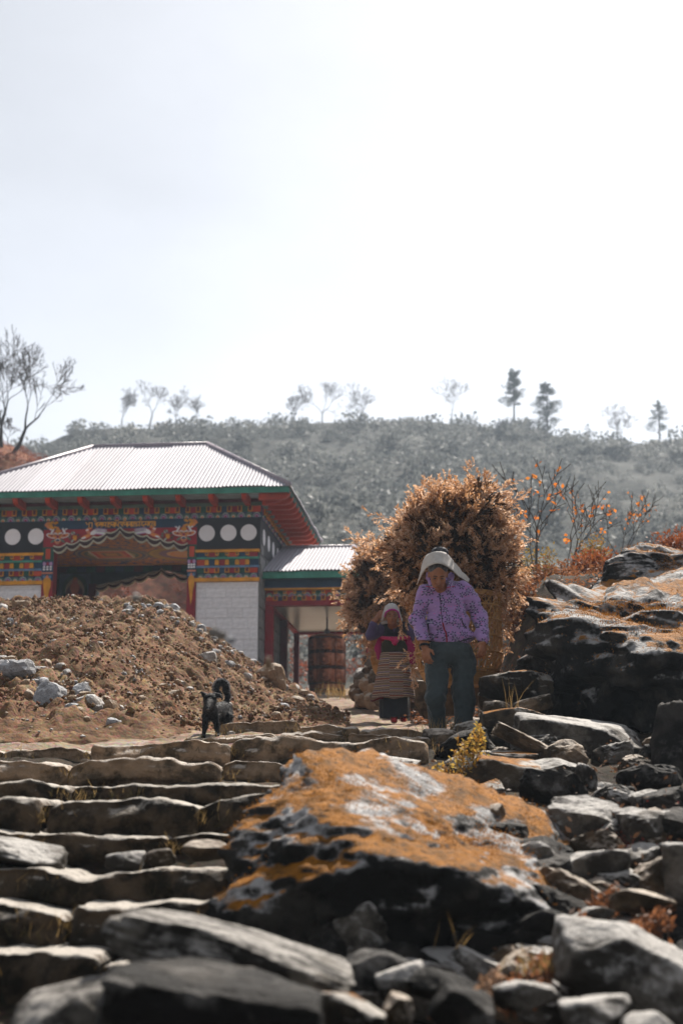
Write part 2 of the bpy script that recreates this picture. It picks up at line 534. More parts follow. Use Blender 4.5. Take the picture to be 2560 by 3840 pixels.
MOSS = ((.37, .140, .008), (.17, .070, .006))
rk_grey = rockmat('weathered grey stone', (.145, .128, .108), (.026, .022, .018), pale=(.41, .39, .365), palec=.585, lit_top=.25, darkc=.5)
rk_brown = rockmat('brown field stone', (.165, .112, .070), (.036, .026, .016), pale=(.42, .36, .30), palec=.62, lit_top=.35)
rk_dark = rockmat('dark weathered stone', (.046, .040, .034), (.009, .008, .007), pale=(.16, .15, .14), palec=.66, darkc=.54, lit_top=.0)
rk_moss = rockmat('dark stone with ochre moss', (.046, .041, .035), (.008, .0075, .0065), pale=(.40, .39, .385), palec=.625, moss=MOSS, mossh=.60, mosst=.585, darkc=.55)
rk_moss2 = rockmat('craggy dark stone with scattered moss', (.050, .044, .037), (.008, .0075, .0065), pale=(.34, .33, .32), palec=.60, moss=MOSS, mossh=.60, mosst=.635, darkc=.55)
rk_fore = rockmat('mottled grey stone', (.15, .135, .115), (.022, .019, .016), pale=(.33, .31, .285), palec=.60, lit_top=.12, darkc=.53)
rk_mossy = rockmat('stone with patches of ochre moss', (.085, .064, .044), (.016, .013, .010), pale=(.40, .37, .33), palec=.60, moss=MOSS, mossh=.78, mosst=.57, lit_top=.35)
rk_step = rockmat('worn step stone', (.30, .205, .13), (.075, .054, .034), pale=(.50, .44, .38), palec=.84, darkc=.43, sc=1.6, lit_top=.8)
rk_step2 = rockmat('dark worn step stone', (.095, .067, .043), (.018, .014, .009), pale=(.45, .41, .36), palec=.84, darkc=.50, sc=1.6, lit_top=.8)  # darker version of the step stone for the lower rows
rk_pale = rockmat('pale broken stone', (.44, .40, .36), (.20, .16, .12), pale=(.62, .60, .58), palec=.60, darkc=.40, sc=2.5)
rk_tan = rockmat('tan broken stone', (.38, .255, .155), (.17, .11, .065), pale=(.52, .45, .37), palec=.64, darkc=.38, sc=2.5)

# ------------------------------------------------------------------ ground
_gy = np.array([-6, 4.0, 5.0, 5.7, 6.1, 6.5, 7.1, 8.0, 9.0, 10.0, 11.3, 12.0, 17, 24, 28, 33, 40, 60])
_gz = np.array([-1.5, -.95, -.82, -.70, -.52, -.38, -.12, .06, .22, .40, .64, .71, 1.12, 1.97, 2.42, 2.62, 3.4, 7.0])
def sst(a, b, x):
    t = np.clip((x-a)/(b-a), 0, 1); return t*t*(3-2*t)
def G(x, y):
    x = np.asarray(x, float); y = np.asarray(y, float)
    z = np.interp(y, _gy, _gz)
    xb = np.interp(y, [11, 13, 21, 26, 32], [1.5, 1.15, .75, 1.6, 3.2])        # foot of the bank on the right
    z = z + sst(0, 1.1, x-xb) * 1.55 * sst(12.0, 14.2, y) * (1-sst(30, 36, y)*.6)
    z = z + sst(1.2, 3.2, x)*.25*(1-sst(8, 12, y))
    z = z + sst(-3.5, -8, x)*.8*sst(8, 14, y)
    return z + fbm(p3(x*1.3, y*1.3), 3, 3)*.035*np.clip(1-(y-20)/40, .3, 1)

_cx = np.array([-900, 0, 100, 260, 400, 560, 640, 700, 800, 900, 1000, 1100, 1200, 1280])
_cy = np.array([2330, 2292, 2272, 2250, 2258, 2246, 2272, 2312, 2380, 2462, 2528, 2590, 2640, 2690])
_cw = np.array([P(a, b, 19.0) for a, b in zip(_cx, _cy)])
def mound_h(x, y):
    hc = np.interp(x, _cw[:, 0], _cw[:, 2]) - np.interp(19.0, _gy, _gz)
    hc = np.maximum(hc, -.1)
    y0 = np.interp(x, [-6, -2.3, -1.5, -1.0, -.3], [10.5, 10.6, 11.2, 12.9, 14.5])
    t = np.clip((y-y0)/(19-y0), 0, 1)
    up = .72*t + .28*t*t*(3-2*t)
    dn = 1-sst(19.3, 23.0, y)
    n = fbm(p3(x*.9, y*.9), 3, 11)*.13*np.sin(math.pi*np.clip(t, 0, .98))
    berm = .20*np.exp(-((x+2.75)/.9)**2-((y-14.3)/.7)**2)
    return hc*up*dn + n*dn + berm
def S(x, y):
    """height of what one stands on"""
    x = np.asarray(x, float); y = np.asarray(y, float)
    m = mound_h(x, y)
    return np.maximum(G(x, y), G(x, y) + np.where((x < .4) & (y > 10.5) & (y < 23), m, -1))
def hit(px, py, y0=4.0, y1=40.0, f=S):
    ys = np.linspace(y0, y1, 700)
    d = P(px, py, 1.0)
    g = f(d[0]*ys, ys)
    k = np.argmax(d[2]*ys <= g)
    return d*ys[k]

def hits(px, py, y0, y1, f=G, n=260):
    px = np.asarray(px, float); py = np.asarray(py, float); ys = np.linspace(y0, y1, n)
    d = np.array([P(a, b, 1.0) for a, b in zip(px, py)])
    g = f(d[:, :1]*ys, np.broadcast_to(ys, (len(px), n)))
    k = np.argmax(d[:, 2:]*ys <= g, axis=1)
    return d*ys[k][:, None]

# -- materials of the ground
def soilmat(name, a, b, c, sc=1.0, bump=.8):
    if name in _mats: return _mats[name]
    m = bpy.data.materials.new(name); m.use_nodes = True
    nt = m.node_tree; n = nt.nodes; l = nt.links; bs = n['Principled BSDF']
    bs.inputs['Roughness'].default_value = .95; bs.inputs['Specular IOR Level'].default_value = .15
    g = n.new('ShaderNodeNewGeometry')
    def noise(s, d=6):
        z = n.new('ShaderNodeTexNoise'); z.inputs['Scale'].default_value = s*sc; z.inputs['Detail'].default_value = d; z.inputs['Roughness'].default_value = .65
        l.new(g.outputs['Position'], z.inputs['Vector']); return z.outputs[0]
    r = n.new('ShaderNodeValToRGB'); e = r.color_ramp.elements
    e[0].position = .36; e[0].color = (*a, 1); e[1].position = .64; e[1].color = (*c, 1); x = e.new(.5); x.color = (*b, 1)
    l.new(noise(2.6), r.inputs[0])
    v = n.new('ShaderNodeTexVoronoi'); v.inputs['Scale'].default_value = 30*sc; l.new(g.outputs['Position'], v.inputs['Vector'])
    mx = n.new('ShaderNodeMix'); mx.data_type = 'RGBA'; mx.blend_type = 'MULTIPLY'; mx.inputs[0].default_value = .35
    l.new(r.outputs[0], mx.inputs[6]); l.new(v.outputs['Color'], mx.inputs[7])
    l.new(mx.outputs[2], bs.inputs['Base Color'])
    bp = n.new('ShaderNodeBump'); bp.inputs['Strength'].default_value = bump; bp.inputs['Distance'].default_value = .04
    l.new(noise(22), bp.inputs['Height']); l.new(bp.outputs[0], bs.inputs['Normal'])
    _mats[name] = m
    return m
soil_path = soilmat('trodden earth', (.20, .135, .085), (.30, .215, .15), (.42, .34, .27))
soil_mound = soilmat('dug brown earth', (.105, .054, .025), (.195, .105, .052), (.31, .195, .115), sc=1.3)
soil_hill = soilmat('dry hillside', (.022, .025, .022), (.042, .046, .040), (.075, .078, .066), sc=.5)

ux = np.concatenate([np.linspace(-60, -9, 40)[:-1], np.linspace(-9, -3.2, 80)[:-1], np.linspace(-3.2, 4.2, 150)[:-1], np.linspace(4.2, 10, 60)[:-1], np.linspace(10, 60, 40)])
uy = np.concatenate([np.linspace(-6, 3.5, 30)[:-1], np.linspace(3.5, 14, 190)[:-1], np.linspace(14, 30, 120)[:-1], np.linspace(30, 48, 60)])
X, Y = np.meshgrid(ux, uy, indexing='ij')
Z = G(X, Y) + fbm(p3(X*7, Y*7), 3, 5)*.018
gf = grid_faces(len(ux), len(uy)); gc = np.stack([X, Y, Z], -1).reshape(-1, 3)[gf].mean(1)
gn = fbm(gc*np.array([1.7, 1.7, 0]), 3, 77)*.35
dark_soil = ((gc[:, 1] < np.where(gc[:, 0] < -.6, 10.2, 11.55)+gn) & (gc[:, 1] < 11.9)) | (gc[:, 0] > np.interp(gc[:, 1], [11, 13, 21, 26, 32], [1.0, 1.1, .8, 1.7, 3.3])+gn*.5)
soil_humus = soilmat('dark humus and leaf litter', (.022, .016, .010), (.045, .032, .020), (.085, .060, .036), sc=2.0)
ground = mk('ground', np.stack([X, Y, Z], -1), gf, [soil_path, soil_humus], smooth=True, midx=dark_soil.astype(int))
tag(ground, kind='structure')

# -- far hillside (its crest follows the skyline)
_sx = np.array([-4000, -700, 100, 250, 420, 700, 1000, 1300, 1600, 1800, 2000, 2100, 2300, 2560, 3200, 7000])
_sy = np.array([1900, 1760, 1665, 1612, 1600, 1602, 1600, 1590, 1572, 1590, 1602, 1632, 1668, 1640, 1640, 1900])
_sw = np.array([P(a, b, 150.0) for a, b in zip(_sx, _sy)])
def HILL(x, y):
    zc = np.interp(x*150.0/np.maximum(y, 60), _sw[:, 0], _sw[:, 2])
    t = np.clip((y-36)/114.0, 0, 1)
    z = 2.4 + (zc-2.4)*(.62*t + .38*t*t)
    z = np.where(y > 150, zc - (y-150)*.12 - 0.0006*(y-150)**2, z)
    return z + fbm(p3(x*.06, y*.06), 3, 23)*2.2*np.clip((y-45)/40, 0, 1)*np.clip((165-y)/35, .15, 1)
hx = np.concatenate([np.linspace(-600, -70, 30)[:-1], np.linspace(-70, 70, 160)[:-1], np.linspace(70, 600, 30)])
hy = np.concatenate([np.linspace(36.5, 160, 150)[:-1], np.linspace(160, 900, 40)])
X, Y = np.meshgrid(hx, hy, indexing='ij')
Z = np.maximum(HILL(X, Y), -60)
hillside = mk('hillside', np.stack([X, Y, Z], -1), grid_faces(len(hx), len(hy)), soil_hill, smooth=True)
tag(hillside, kind='structure')

# -- near knoll on the left, under the two bare trees
kx = np.linspace(-26, -3, 110); ky = np.linspace(46, 66, 60)
X, Y = np.meshgrid(kx, ky, indexing='ij')
kp = [P(a, b, 54.0) for a, b in ((-400, 1600), (0, 1662), (60, 1690), (120, 1712), (175, 1735), (330, 1840), (600, 2040), (780, 2110), (900, 2250), (1000, 2640))]
Z = np.interp(X, [p[0] for p in kp], [p[2] for p in kp]) - ((Y-54)/8)**2*9 + fbm(p3(X*.7, Y*.7), 4, 31)*.35
knoll = mk('knoll', np.stack([X, Y, Z], -1), grid_faces(len(kx), len(ky)), soilmat('rusty dry grass slope', (.10, .035, .018), (.24, .085, .04), (.34, .15, .08), sc=.8), smooth=True)
tag(knoll, kind='structure')
KN = lambda x, y: np.interp(x, [p[0] for p in kp], [p[2] for p in kp]) - ((y-54)/8)**2*9

# -- dug earth mound in front of the gate
mx_ = np.linspace(-8.5, .25, 260); my_ = np.concatenate([np.linspace(10.4, 19.6, 310)[:-1], np.linspace(19.6, 23.2, 40)])
X, Y = np.meshgrid(mx_, my_, indexing='ij')
h = mound_h(X, Y)
w = p3(X, Y)
clod = (np.abs(fbm(w*np.array([5, 3.6, 1]), 4, 41))-.45)*.10 + np.abs(fbm(w*11, 4, 47))*.045 + fbm(w*24, 2, 53)*.018
Z = G(X, Y) + h + clod*np.clip(h/.25+.25, 0.25, 1) - .02
edge = np.minimum.reduce([sst(10.4, 10.7, Y), 1-sst(.0, .25, X), 1-sst(22.8, 23.2, Y)])
Z = np.where(h < .015, Z-.12, Z) - .25*(1-edge)
mound = mk('dirt_mound', np.stack([X, Y, Z], -1), grid_faces(len(mx_), len(my_)), soil_mound, smooth=True)
tag(mound, kind='structure')
mound['label'] = 'heap of freshly dug brown earth and broken stone before the gate'

stone_meshes = {}
def stone_mesh(kind, k, m, sub=2):
    key = (kind, k, sub)
    if key not in stone_meshes:
        V, F = rock_geo((1, 1, 1), sub, seed=k*13+hash(kind) % 97 if False else k*13+len(kind), planes=9, soft=30, amp=.06, rough=.02)
        me = bpy.data.meshes.new('stone')
        me.from_pydata([tuple(p) for p in V], [], [tuple(f) for f in F]); me.materials.append(m); me.update()
        stone_meshes[key] = me
    return stone_meshes[key]

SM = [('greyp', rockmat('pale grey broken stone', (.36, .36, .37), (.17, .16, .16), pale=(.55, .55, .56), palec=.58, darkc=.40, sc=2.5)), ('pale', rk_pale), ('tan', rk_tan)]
r = np.random.default_rng(21)
def lay_stone(px0, py0, px1, py1, m, k, parent, flat=.8, name='stone', sub=2):
    q = hit((px0+px1)/2, py1-.25*(py1-py0))
    s = ppm(q[1], q[2])
    w2, h2 = (px1-px0)/s/2, (py1-py0)/s/2
    put(name, stone_mesh(m[0], k, m[1], sub), parent, (q[0], q[1]+w2*.3, q[2]+h2*.45), (r.uniform(-.25, .25), r.uniform(-.2, .2), r.uniform(0, 6.28)), (w2*1.1, w2*flat*1.1, h2*1.15))
big = [(16,2480,155,2560,0),(130,2560,237,2657,0),(277,2600,384,2668,1),(384,2628,449,2690,2),(262,2650,312,2682,2),(268,2560,336,2618,0),(-20,2470,40,2530,0),
       (40,2253,115,2288,2),(-10,2268,40,2292,1),(100,2256,125,2280,2),(490,2226,528,2254,1),(520,2230,572,2266,2),(575,2257,620,2292,0),(622,2262,676,2300,0),
       (743,2445,816,2496,1),(700,2330,735,2362,1),(738,2340,776,2376,0),(780,2350,815,2388,1),(812,2362,850,2398,1),(846,2385,880,2412,0),(955,2490,1068,2584,2),(990,2464,1022,2512,2),
       (624,2588,694,2620,2),(650,2548,694,2576,1),(688,2575,730,2602,1),(514,2608,560,2636,2),(1036,2560,1080,2592,0),(1080,2568,1125,2600,1),(1120,2585,1160,2622,2),(1085,2610,1140,2645,2),(1140,2600,1186,2636,1),(1000,2668,1060,2700,2),
       (150,2470,200,2500,2),(200,2486,255,2512,1),(230,2510,270,2540,1),(140,2540,180,2575,0),(300,2685,345,2712,2),(345,2640,390,2672,1),(205,2400,240,2420,1),(350,2404,390,2424,1),(296,2342,322,2362,0),(20,2315,52,2348,0),(560,2385,600,2405,1),(480,2455,510,2475,0),
       (185,2395,225,2418,1),(395,2290,430,2310,2),(905,2520,950,2556,1),(930,2470,965,2496,0),(1040,2636,1090,2664,0),(885,2440,915,2462,1)]
for i, (a, b, c, d, t) in enumerate(big):
    lay_stone(a, b, c, d, SM[t], i % 7, mound, sub=3 if c-a > 60 else 2)
for i in range(150):
    px = r.uniform(-20, 1230); cyy = np.interp(px, _cx, _cy)
    py = cyy + 12 + (2790-cyy)*r.power(1.3)*.95
    if px > 900 and py > 2690: continue
    w0 = r.uniform(10, 24) if r.random() < .82 else r.uniform(24, 42)
    if fbm(np.array([[px*.006, py*.009, 0]]), 2, 3)[0] < .02 and px < 680: w0 *= .55
    if 690 < px < 900 and py < 2460: w0 *= 1.15
    lay_stone(px-w0/2, py-w0*.32, px+w0/2, py+w0*.32, SM[r.choice([0, 1, 2], p=[.25, .3, .45])], i % 7, mound, sub=1)
for i in range(46):                              # rubble at the foot of the heap
    px = r.uniform(-20, 430); py = 2490+px*.42+r.normal(0, 26); w0 = r.uniform(16, 58)
    lay_stone(px-w0/2, py-w0*.32, px+w0/2, py+w0*.32, SM[r.choice([0, 1, 2], p=[.4, .35, .25])], i % 7, mound, sub=2)
for i in range(60):                              # and along its crest
    px = r.uniform(470, 900); py = np.interp(px, _cx, _cy)+abs(r.normal(0, 34))+4; w0 = r.uniform(12, 40)
    lay_stone(px-w0/2, py-w0*.32, px+w0/2, py+w0*.32, SM[r.choice([0, 1, 2], p=[.45, .35, .2])], i % 7, mound, sub=2)
# crumbs of earth and gravel over the heap
prot = [rock_geo((1, .9, .7), 1, seed=100+k, planes=8, amp=.1) for k in range(5)]
X0 = r.uniform(-5.6, .1, 9000); Y0 = r.uniform(12.1, 20.2, 9000); H0 = mound_h(X0, Y0); Z0 = G(X0, Y0)+H0; pl = []
for i in range(9000):
    if H0[i] < .03: continue
    s = .006*math.exp(r.normal(0, .65))+.005
    pl.append((i % 5, rand_rot(r)*s*1.3, np.array([X0[i], Y0[i], Z0[i]+.02+.02*r.random()])))
V, F = scatter_mesh(prot, pl)
mi = np.repeat(r.choice([0, 1, 2], size=len(pl), p=[.84, .11, .05]), len(prot[0][1]))
crumbs = mk('crumbs', V, F, [soil_mound, rk_tan, rk_pale], mound, midx=mi)
tag(crumbs, kind='stuff')

# ------------------------------------------------------------------ stone stairs
steps = empty('stone_stairs', (0, 8, 0))
tag(steps, kind='structure')
steps['label'] = 'long flight of rough worn stone steps climbing to the gate'
def slab(edge, Yf, rise, tread, seed, m=None, tilt=.0, lip=.02):
    """edge: photo pixels along the upper front edge; a rough slab of stone behind it"""
    e = np.array([P(a, b, Yf) for a, b in edge]); e[0, 0] -= .008; e[-1, 0] += .010
    n = max(int((e[-1, 0]-e[0, 0])/.022), 10)
    xs = np.linspace(e[0, 0], e[-1, 0], n)
    zs = np.interp(xs, e[:, 0], e[:, 2])
    zs = zs + fbm(p3(xs*2.2, 0*xs+seed, 0), 3, seed)*.010 + (np.abs(fbm(p3(xs*9, 0*xs+seed, 0), 4, seed+3))-.4)*.012
    yo = fbm(p3(xs*1.5, 0*xs+seed+5, 0), 3, seed+1)*.08 + (np.abs(fbm(p3(xs*5, 0*xs+seed+5, 0), 3, seed+2))-.4)*.05
    u = (xs-xs[0])/(xs[-1]-xs[0]); L = xs[-1]-xs[0]
    endf = np.clip(np.minimum(u, 1-u)*L/.035, 0, 1)
    fr = [(.10, -rise-.15), (.04, -rise)]+[(-.018*math.sin(math.pi*k/11), -rise*(1-k/11)**1.0) for k in range(1, 11)]
    fr = [(a_, min(b_, -.012)) for a_, b_ in fr]
    prof = fr+[(.0, -.008), (.008, -.001), (.03, .0), (.07, .0), (.13, .0), (.2, .0), (tread*.55, tilt*tread*.5), (tread*.8, tilt*tread*.8), (tread, tilt*tread), (tread+.02, -.25)]
    K = len(prof); nf = len(fr)
    V = np.zeros((n, K, 3))
    for j, (dy, dz) in enumerate(prof):
        V[:, j, 0] = xs; V[:, j, 1] = Yf + dy + yo*(1 if j < nf+6 else .3) + (1-endf)**2*.05*(j < nf+6); V[:, j, 2] = zs + dz - (1-endf)**2*.02
    q = V.reshape(-1, 3)
    isf = np.tile(np.arange(K) < nf, n)
    big = fbm(q*np.array([3.5, 1, 7])+seed, 4, seed+11)*.05 + (np.abs(fbm(q*np.array([6, 1, 15])+seed, 4, seed+17))-.4)*.034
    q[:, 1] -= np.where(isf, big, big*.25)
    q[:, 2] += np.where(isf, .3, 1.)*(fbm(q*7+seed+9, 4, seed+13)*.011)
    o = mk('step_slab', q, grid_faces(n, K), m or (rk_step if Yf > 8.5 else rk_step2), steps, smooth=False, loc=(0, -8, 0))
    return o
SL = [ # edge pixels, depth, rise, tread
 ([(820,2716),(900,2708),(1115,2702)], 11.55, .13, .6), ([(1125,2722),(1230,2716),(1345,2728)], 11.5, .12, .6), ([(1350,2735),(1480,2728),(1600,2742)], 11.35, .14, .6),
 ([(690,2765),(835,2760),(1030,2748)], 10.95, .06, .5), ([(1045,2752),(1180,2744),(1300,2756)], 10.95, .07, .5), ([(1310,2752),(1450,2760),(1610,2764)], 10.8, .10, .5),
 ([(-420,2815),(-200,2808),(-5,2815)], 10.05, .13, .9), ([(12,2822),(60,2804),(180,2800),(338,2816)], 10.05, .13, .9), ([(350,2802),(560,2790),(740,2776),(862,2792)], 10.0, .15, .9), ([(866,2790),(930,2764),(1130,2762),(1290,2778),(1480,2766),(1600,2772)], 10.1, .19, .8),
 ([(-420,2850),(-100,2852),(70,2850),(252,2872)], 9.1, .13, .8), ([(256,2872),(330,2850),(480,2842),(640,2846),(690,2868),(790,2862),(826,2878)], 9.05, .14, .8), ([(828,2872),(880,2852),(980,2862),(1180,2884)], 9.1, .13, .8), ([(1190,2880),(1400,2880),(1650,2900)], 9.0, .16, .8),
 ([(-420,2926),(-60,2936),(120,2926),(262,2948)], 8.15, .12, .8), ([(264,2950),(420,2936),(700,2932),(900,2936),(1150,2950)], 8.1, .12, .8),
 ([(-420,3004),(-60,3000),(120,2996),(154,3012)], 7.3, .20, .8), ([(186,3024),(240,3000),(420,3004),(560,3004),(738,3022)], 7.25, .22, .8), ([(744,3026),(800,3006),(930,2990),(1100,2964)], 7.3, .22, .7),
 ([(-420,3122),(-100,3124),(300,3130),(620,3126)], 7.0, .16, .4), ([(625,3135),(820,3128),(1000,3130)], 7.0, .16, .4),
 ([(-420,3262),(-100,3256),(130,3262),(330,3292),(560,3262),(760,3262),(930,3262)], 6.45, .14, .62),
 ([(-420,3380),(-60,3378),(90,3400),(232,3436)], 6.05, .20, .5), ([(284,3398),(480,3404),(620,3390),(800,3390),(1000,3395)], 6.05, .2, .5),
 ([(-420,3580),(-60,3582),(120,3580),(300,3585),(372,3608)], 5.65, .5, .5), ([(380,3625),(500,3620),(700,3640)], 5.65, .4, .5)]
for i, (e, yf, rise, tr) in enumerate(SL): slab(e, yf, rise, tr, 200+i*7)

# ------------------------------------------------------------------ large boulders
def boulder(name, pts, m, label, cat='boulder', wide=1., tall=1., seed=1, sub=5, soft=24, amp=.05, nsc=2.0, rough=.012, group=None, ledge=0.):
    w = np.array([P(*p) for p in pts])
    V, F = hull_rock(w, sub, seed, soft, amp, nsc, rough)
    V[:, 0] = V[:, 0].min()+(V[:, 0]-V[:, 0].min())*wide - (wide-1)*.45
    V[:, 2] = V[:, 2].min()+(V[:, 2]-V[:, 2].min())*tall
    if ledge:
        c0 = V.mean(0); d0 = V-c0; d0 /= np.linalg.norm(d0, axis=1)[:, None]
        V = V+d0*(ledge*(np.abs(fbm(V*np.array([1.1, 1.1, 3.4])+seed, 4, seed+40))-.45))[:, None]
    base = np.array([V[:, 0].mean(), V[:, 1].mean(), V[:, 2].min()])
    o = mk(name, V, F, m, smooth=sub < 5, origin=base)
    return tag(o, label, cat, group)

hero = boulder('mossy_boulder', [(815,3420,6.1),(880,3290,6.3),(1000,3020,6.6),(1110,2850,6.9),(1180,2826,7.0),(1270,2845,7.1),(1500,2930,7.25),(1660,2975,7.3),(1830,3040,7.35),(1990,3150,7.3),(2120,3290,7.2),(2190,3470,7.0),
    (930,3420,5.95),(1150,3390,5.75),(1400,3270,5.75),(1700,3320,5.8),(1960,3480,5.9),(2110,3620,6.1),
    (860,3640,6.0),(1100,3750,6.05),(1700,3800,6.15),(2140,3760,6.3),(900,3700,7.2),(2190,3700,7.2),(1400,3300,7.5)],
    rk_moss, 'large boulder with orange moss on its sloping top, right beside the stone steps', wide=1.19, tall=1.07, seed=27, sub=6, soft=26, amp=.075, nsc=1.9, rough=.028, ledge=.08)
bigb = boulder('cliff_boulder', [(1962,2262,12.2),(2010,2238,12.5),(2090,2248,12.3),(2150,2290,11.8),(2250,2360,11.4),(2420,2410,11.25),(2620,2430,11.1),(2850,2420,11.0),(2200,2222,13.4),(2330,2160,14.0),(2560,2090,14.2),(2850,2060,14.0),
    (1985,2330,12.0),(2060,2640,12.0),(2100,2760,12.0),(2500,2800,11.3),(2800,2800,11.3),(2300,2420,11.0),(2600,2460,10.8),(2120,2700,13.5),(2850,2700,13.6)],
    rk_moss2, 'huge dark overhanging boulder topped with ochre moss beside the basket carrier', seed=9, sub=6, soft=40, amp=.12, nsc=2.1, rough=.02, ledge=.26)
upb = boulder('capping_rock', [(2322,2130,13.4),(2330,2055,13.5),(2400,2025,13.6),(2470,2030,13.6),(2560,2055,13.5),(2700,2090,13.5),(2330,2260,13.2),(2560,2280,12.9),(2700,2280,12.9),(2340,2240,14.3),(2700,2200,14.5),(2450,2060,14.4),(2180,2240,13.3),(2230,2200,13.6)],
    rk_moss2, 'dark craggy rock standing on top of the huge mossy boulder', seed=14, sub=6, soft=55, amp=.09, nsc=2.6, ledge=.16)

# ------------------------------------------------------------------ individual rocks of the right-hand bank and foreground
bank = empty('rocky_bank', (1.5, 8, 0)); tag(bank, kind='structure'); bank['label'] = 'bank of tumbled stones beside the steps'
def crag(px0, py0, px1, py1, Y, m, seed, label=None, depth=1.0, sub=4, tilt=0., amp=.042, name='rock', yaw=0., soft=55, planes=10, pitch=0.):
    c = P((px0+px1)/2, (py0+py1)/2, Y); s = ppm(Y, c[2])
    w, hh = (px1-px0)/s/2, (py1-py0)/s/2
    V, F = rock_geo((1.16, 1.16, 1.16), sub, seed, planes=planes, soft=soft, amp=amp, nsc=1.8, rough=.016)
    ca, sa = math.cos(tilt), math.sin(tilt)
    # keep the drawn extents after tilting in the picture plane
    ex = np.abs([[ca, sa], [sa, ca]])
    try:
        wh = np.linalg.solve(ex, [w, hh]) if abs(tilt) > .02 else np.array([w, hh])
    except Exception: wh = np.array([w, hh])
    wh = np.maximum(wh, [w*.45, hh*.35])
    V = V*np.array([wh[0], w*depth, wh[1]])
    cp, sp = math.cos(pitch), math.sin(pitch)
    V = V @ np.array([[1, 0, 0], [0, cp, -sp], [0, sp, cp]]).T
    V = V @ np.array([[ca, 0, -sa], [0, 1, 0], [sa, 0, ca]]).T
    if label:
        base = c + np.array([0, 0, V[:, 2].min()])
        o = mk(name, V + c - base, F, m, smooth=False, loc=base)
        tag(o, label, 'rock')
    else:
        o = mk('stone', V, F, m, bank, smooth=False, loc=c-np.array([1.5, 8, 0]))
    return o
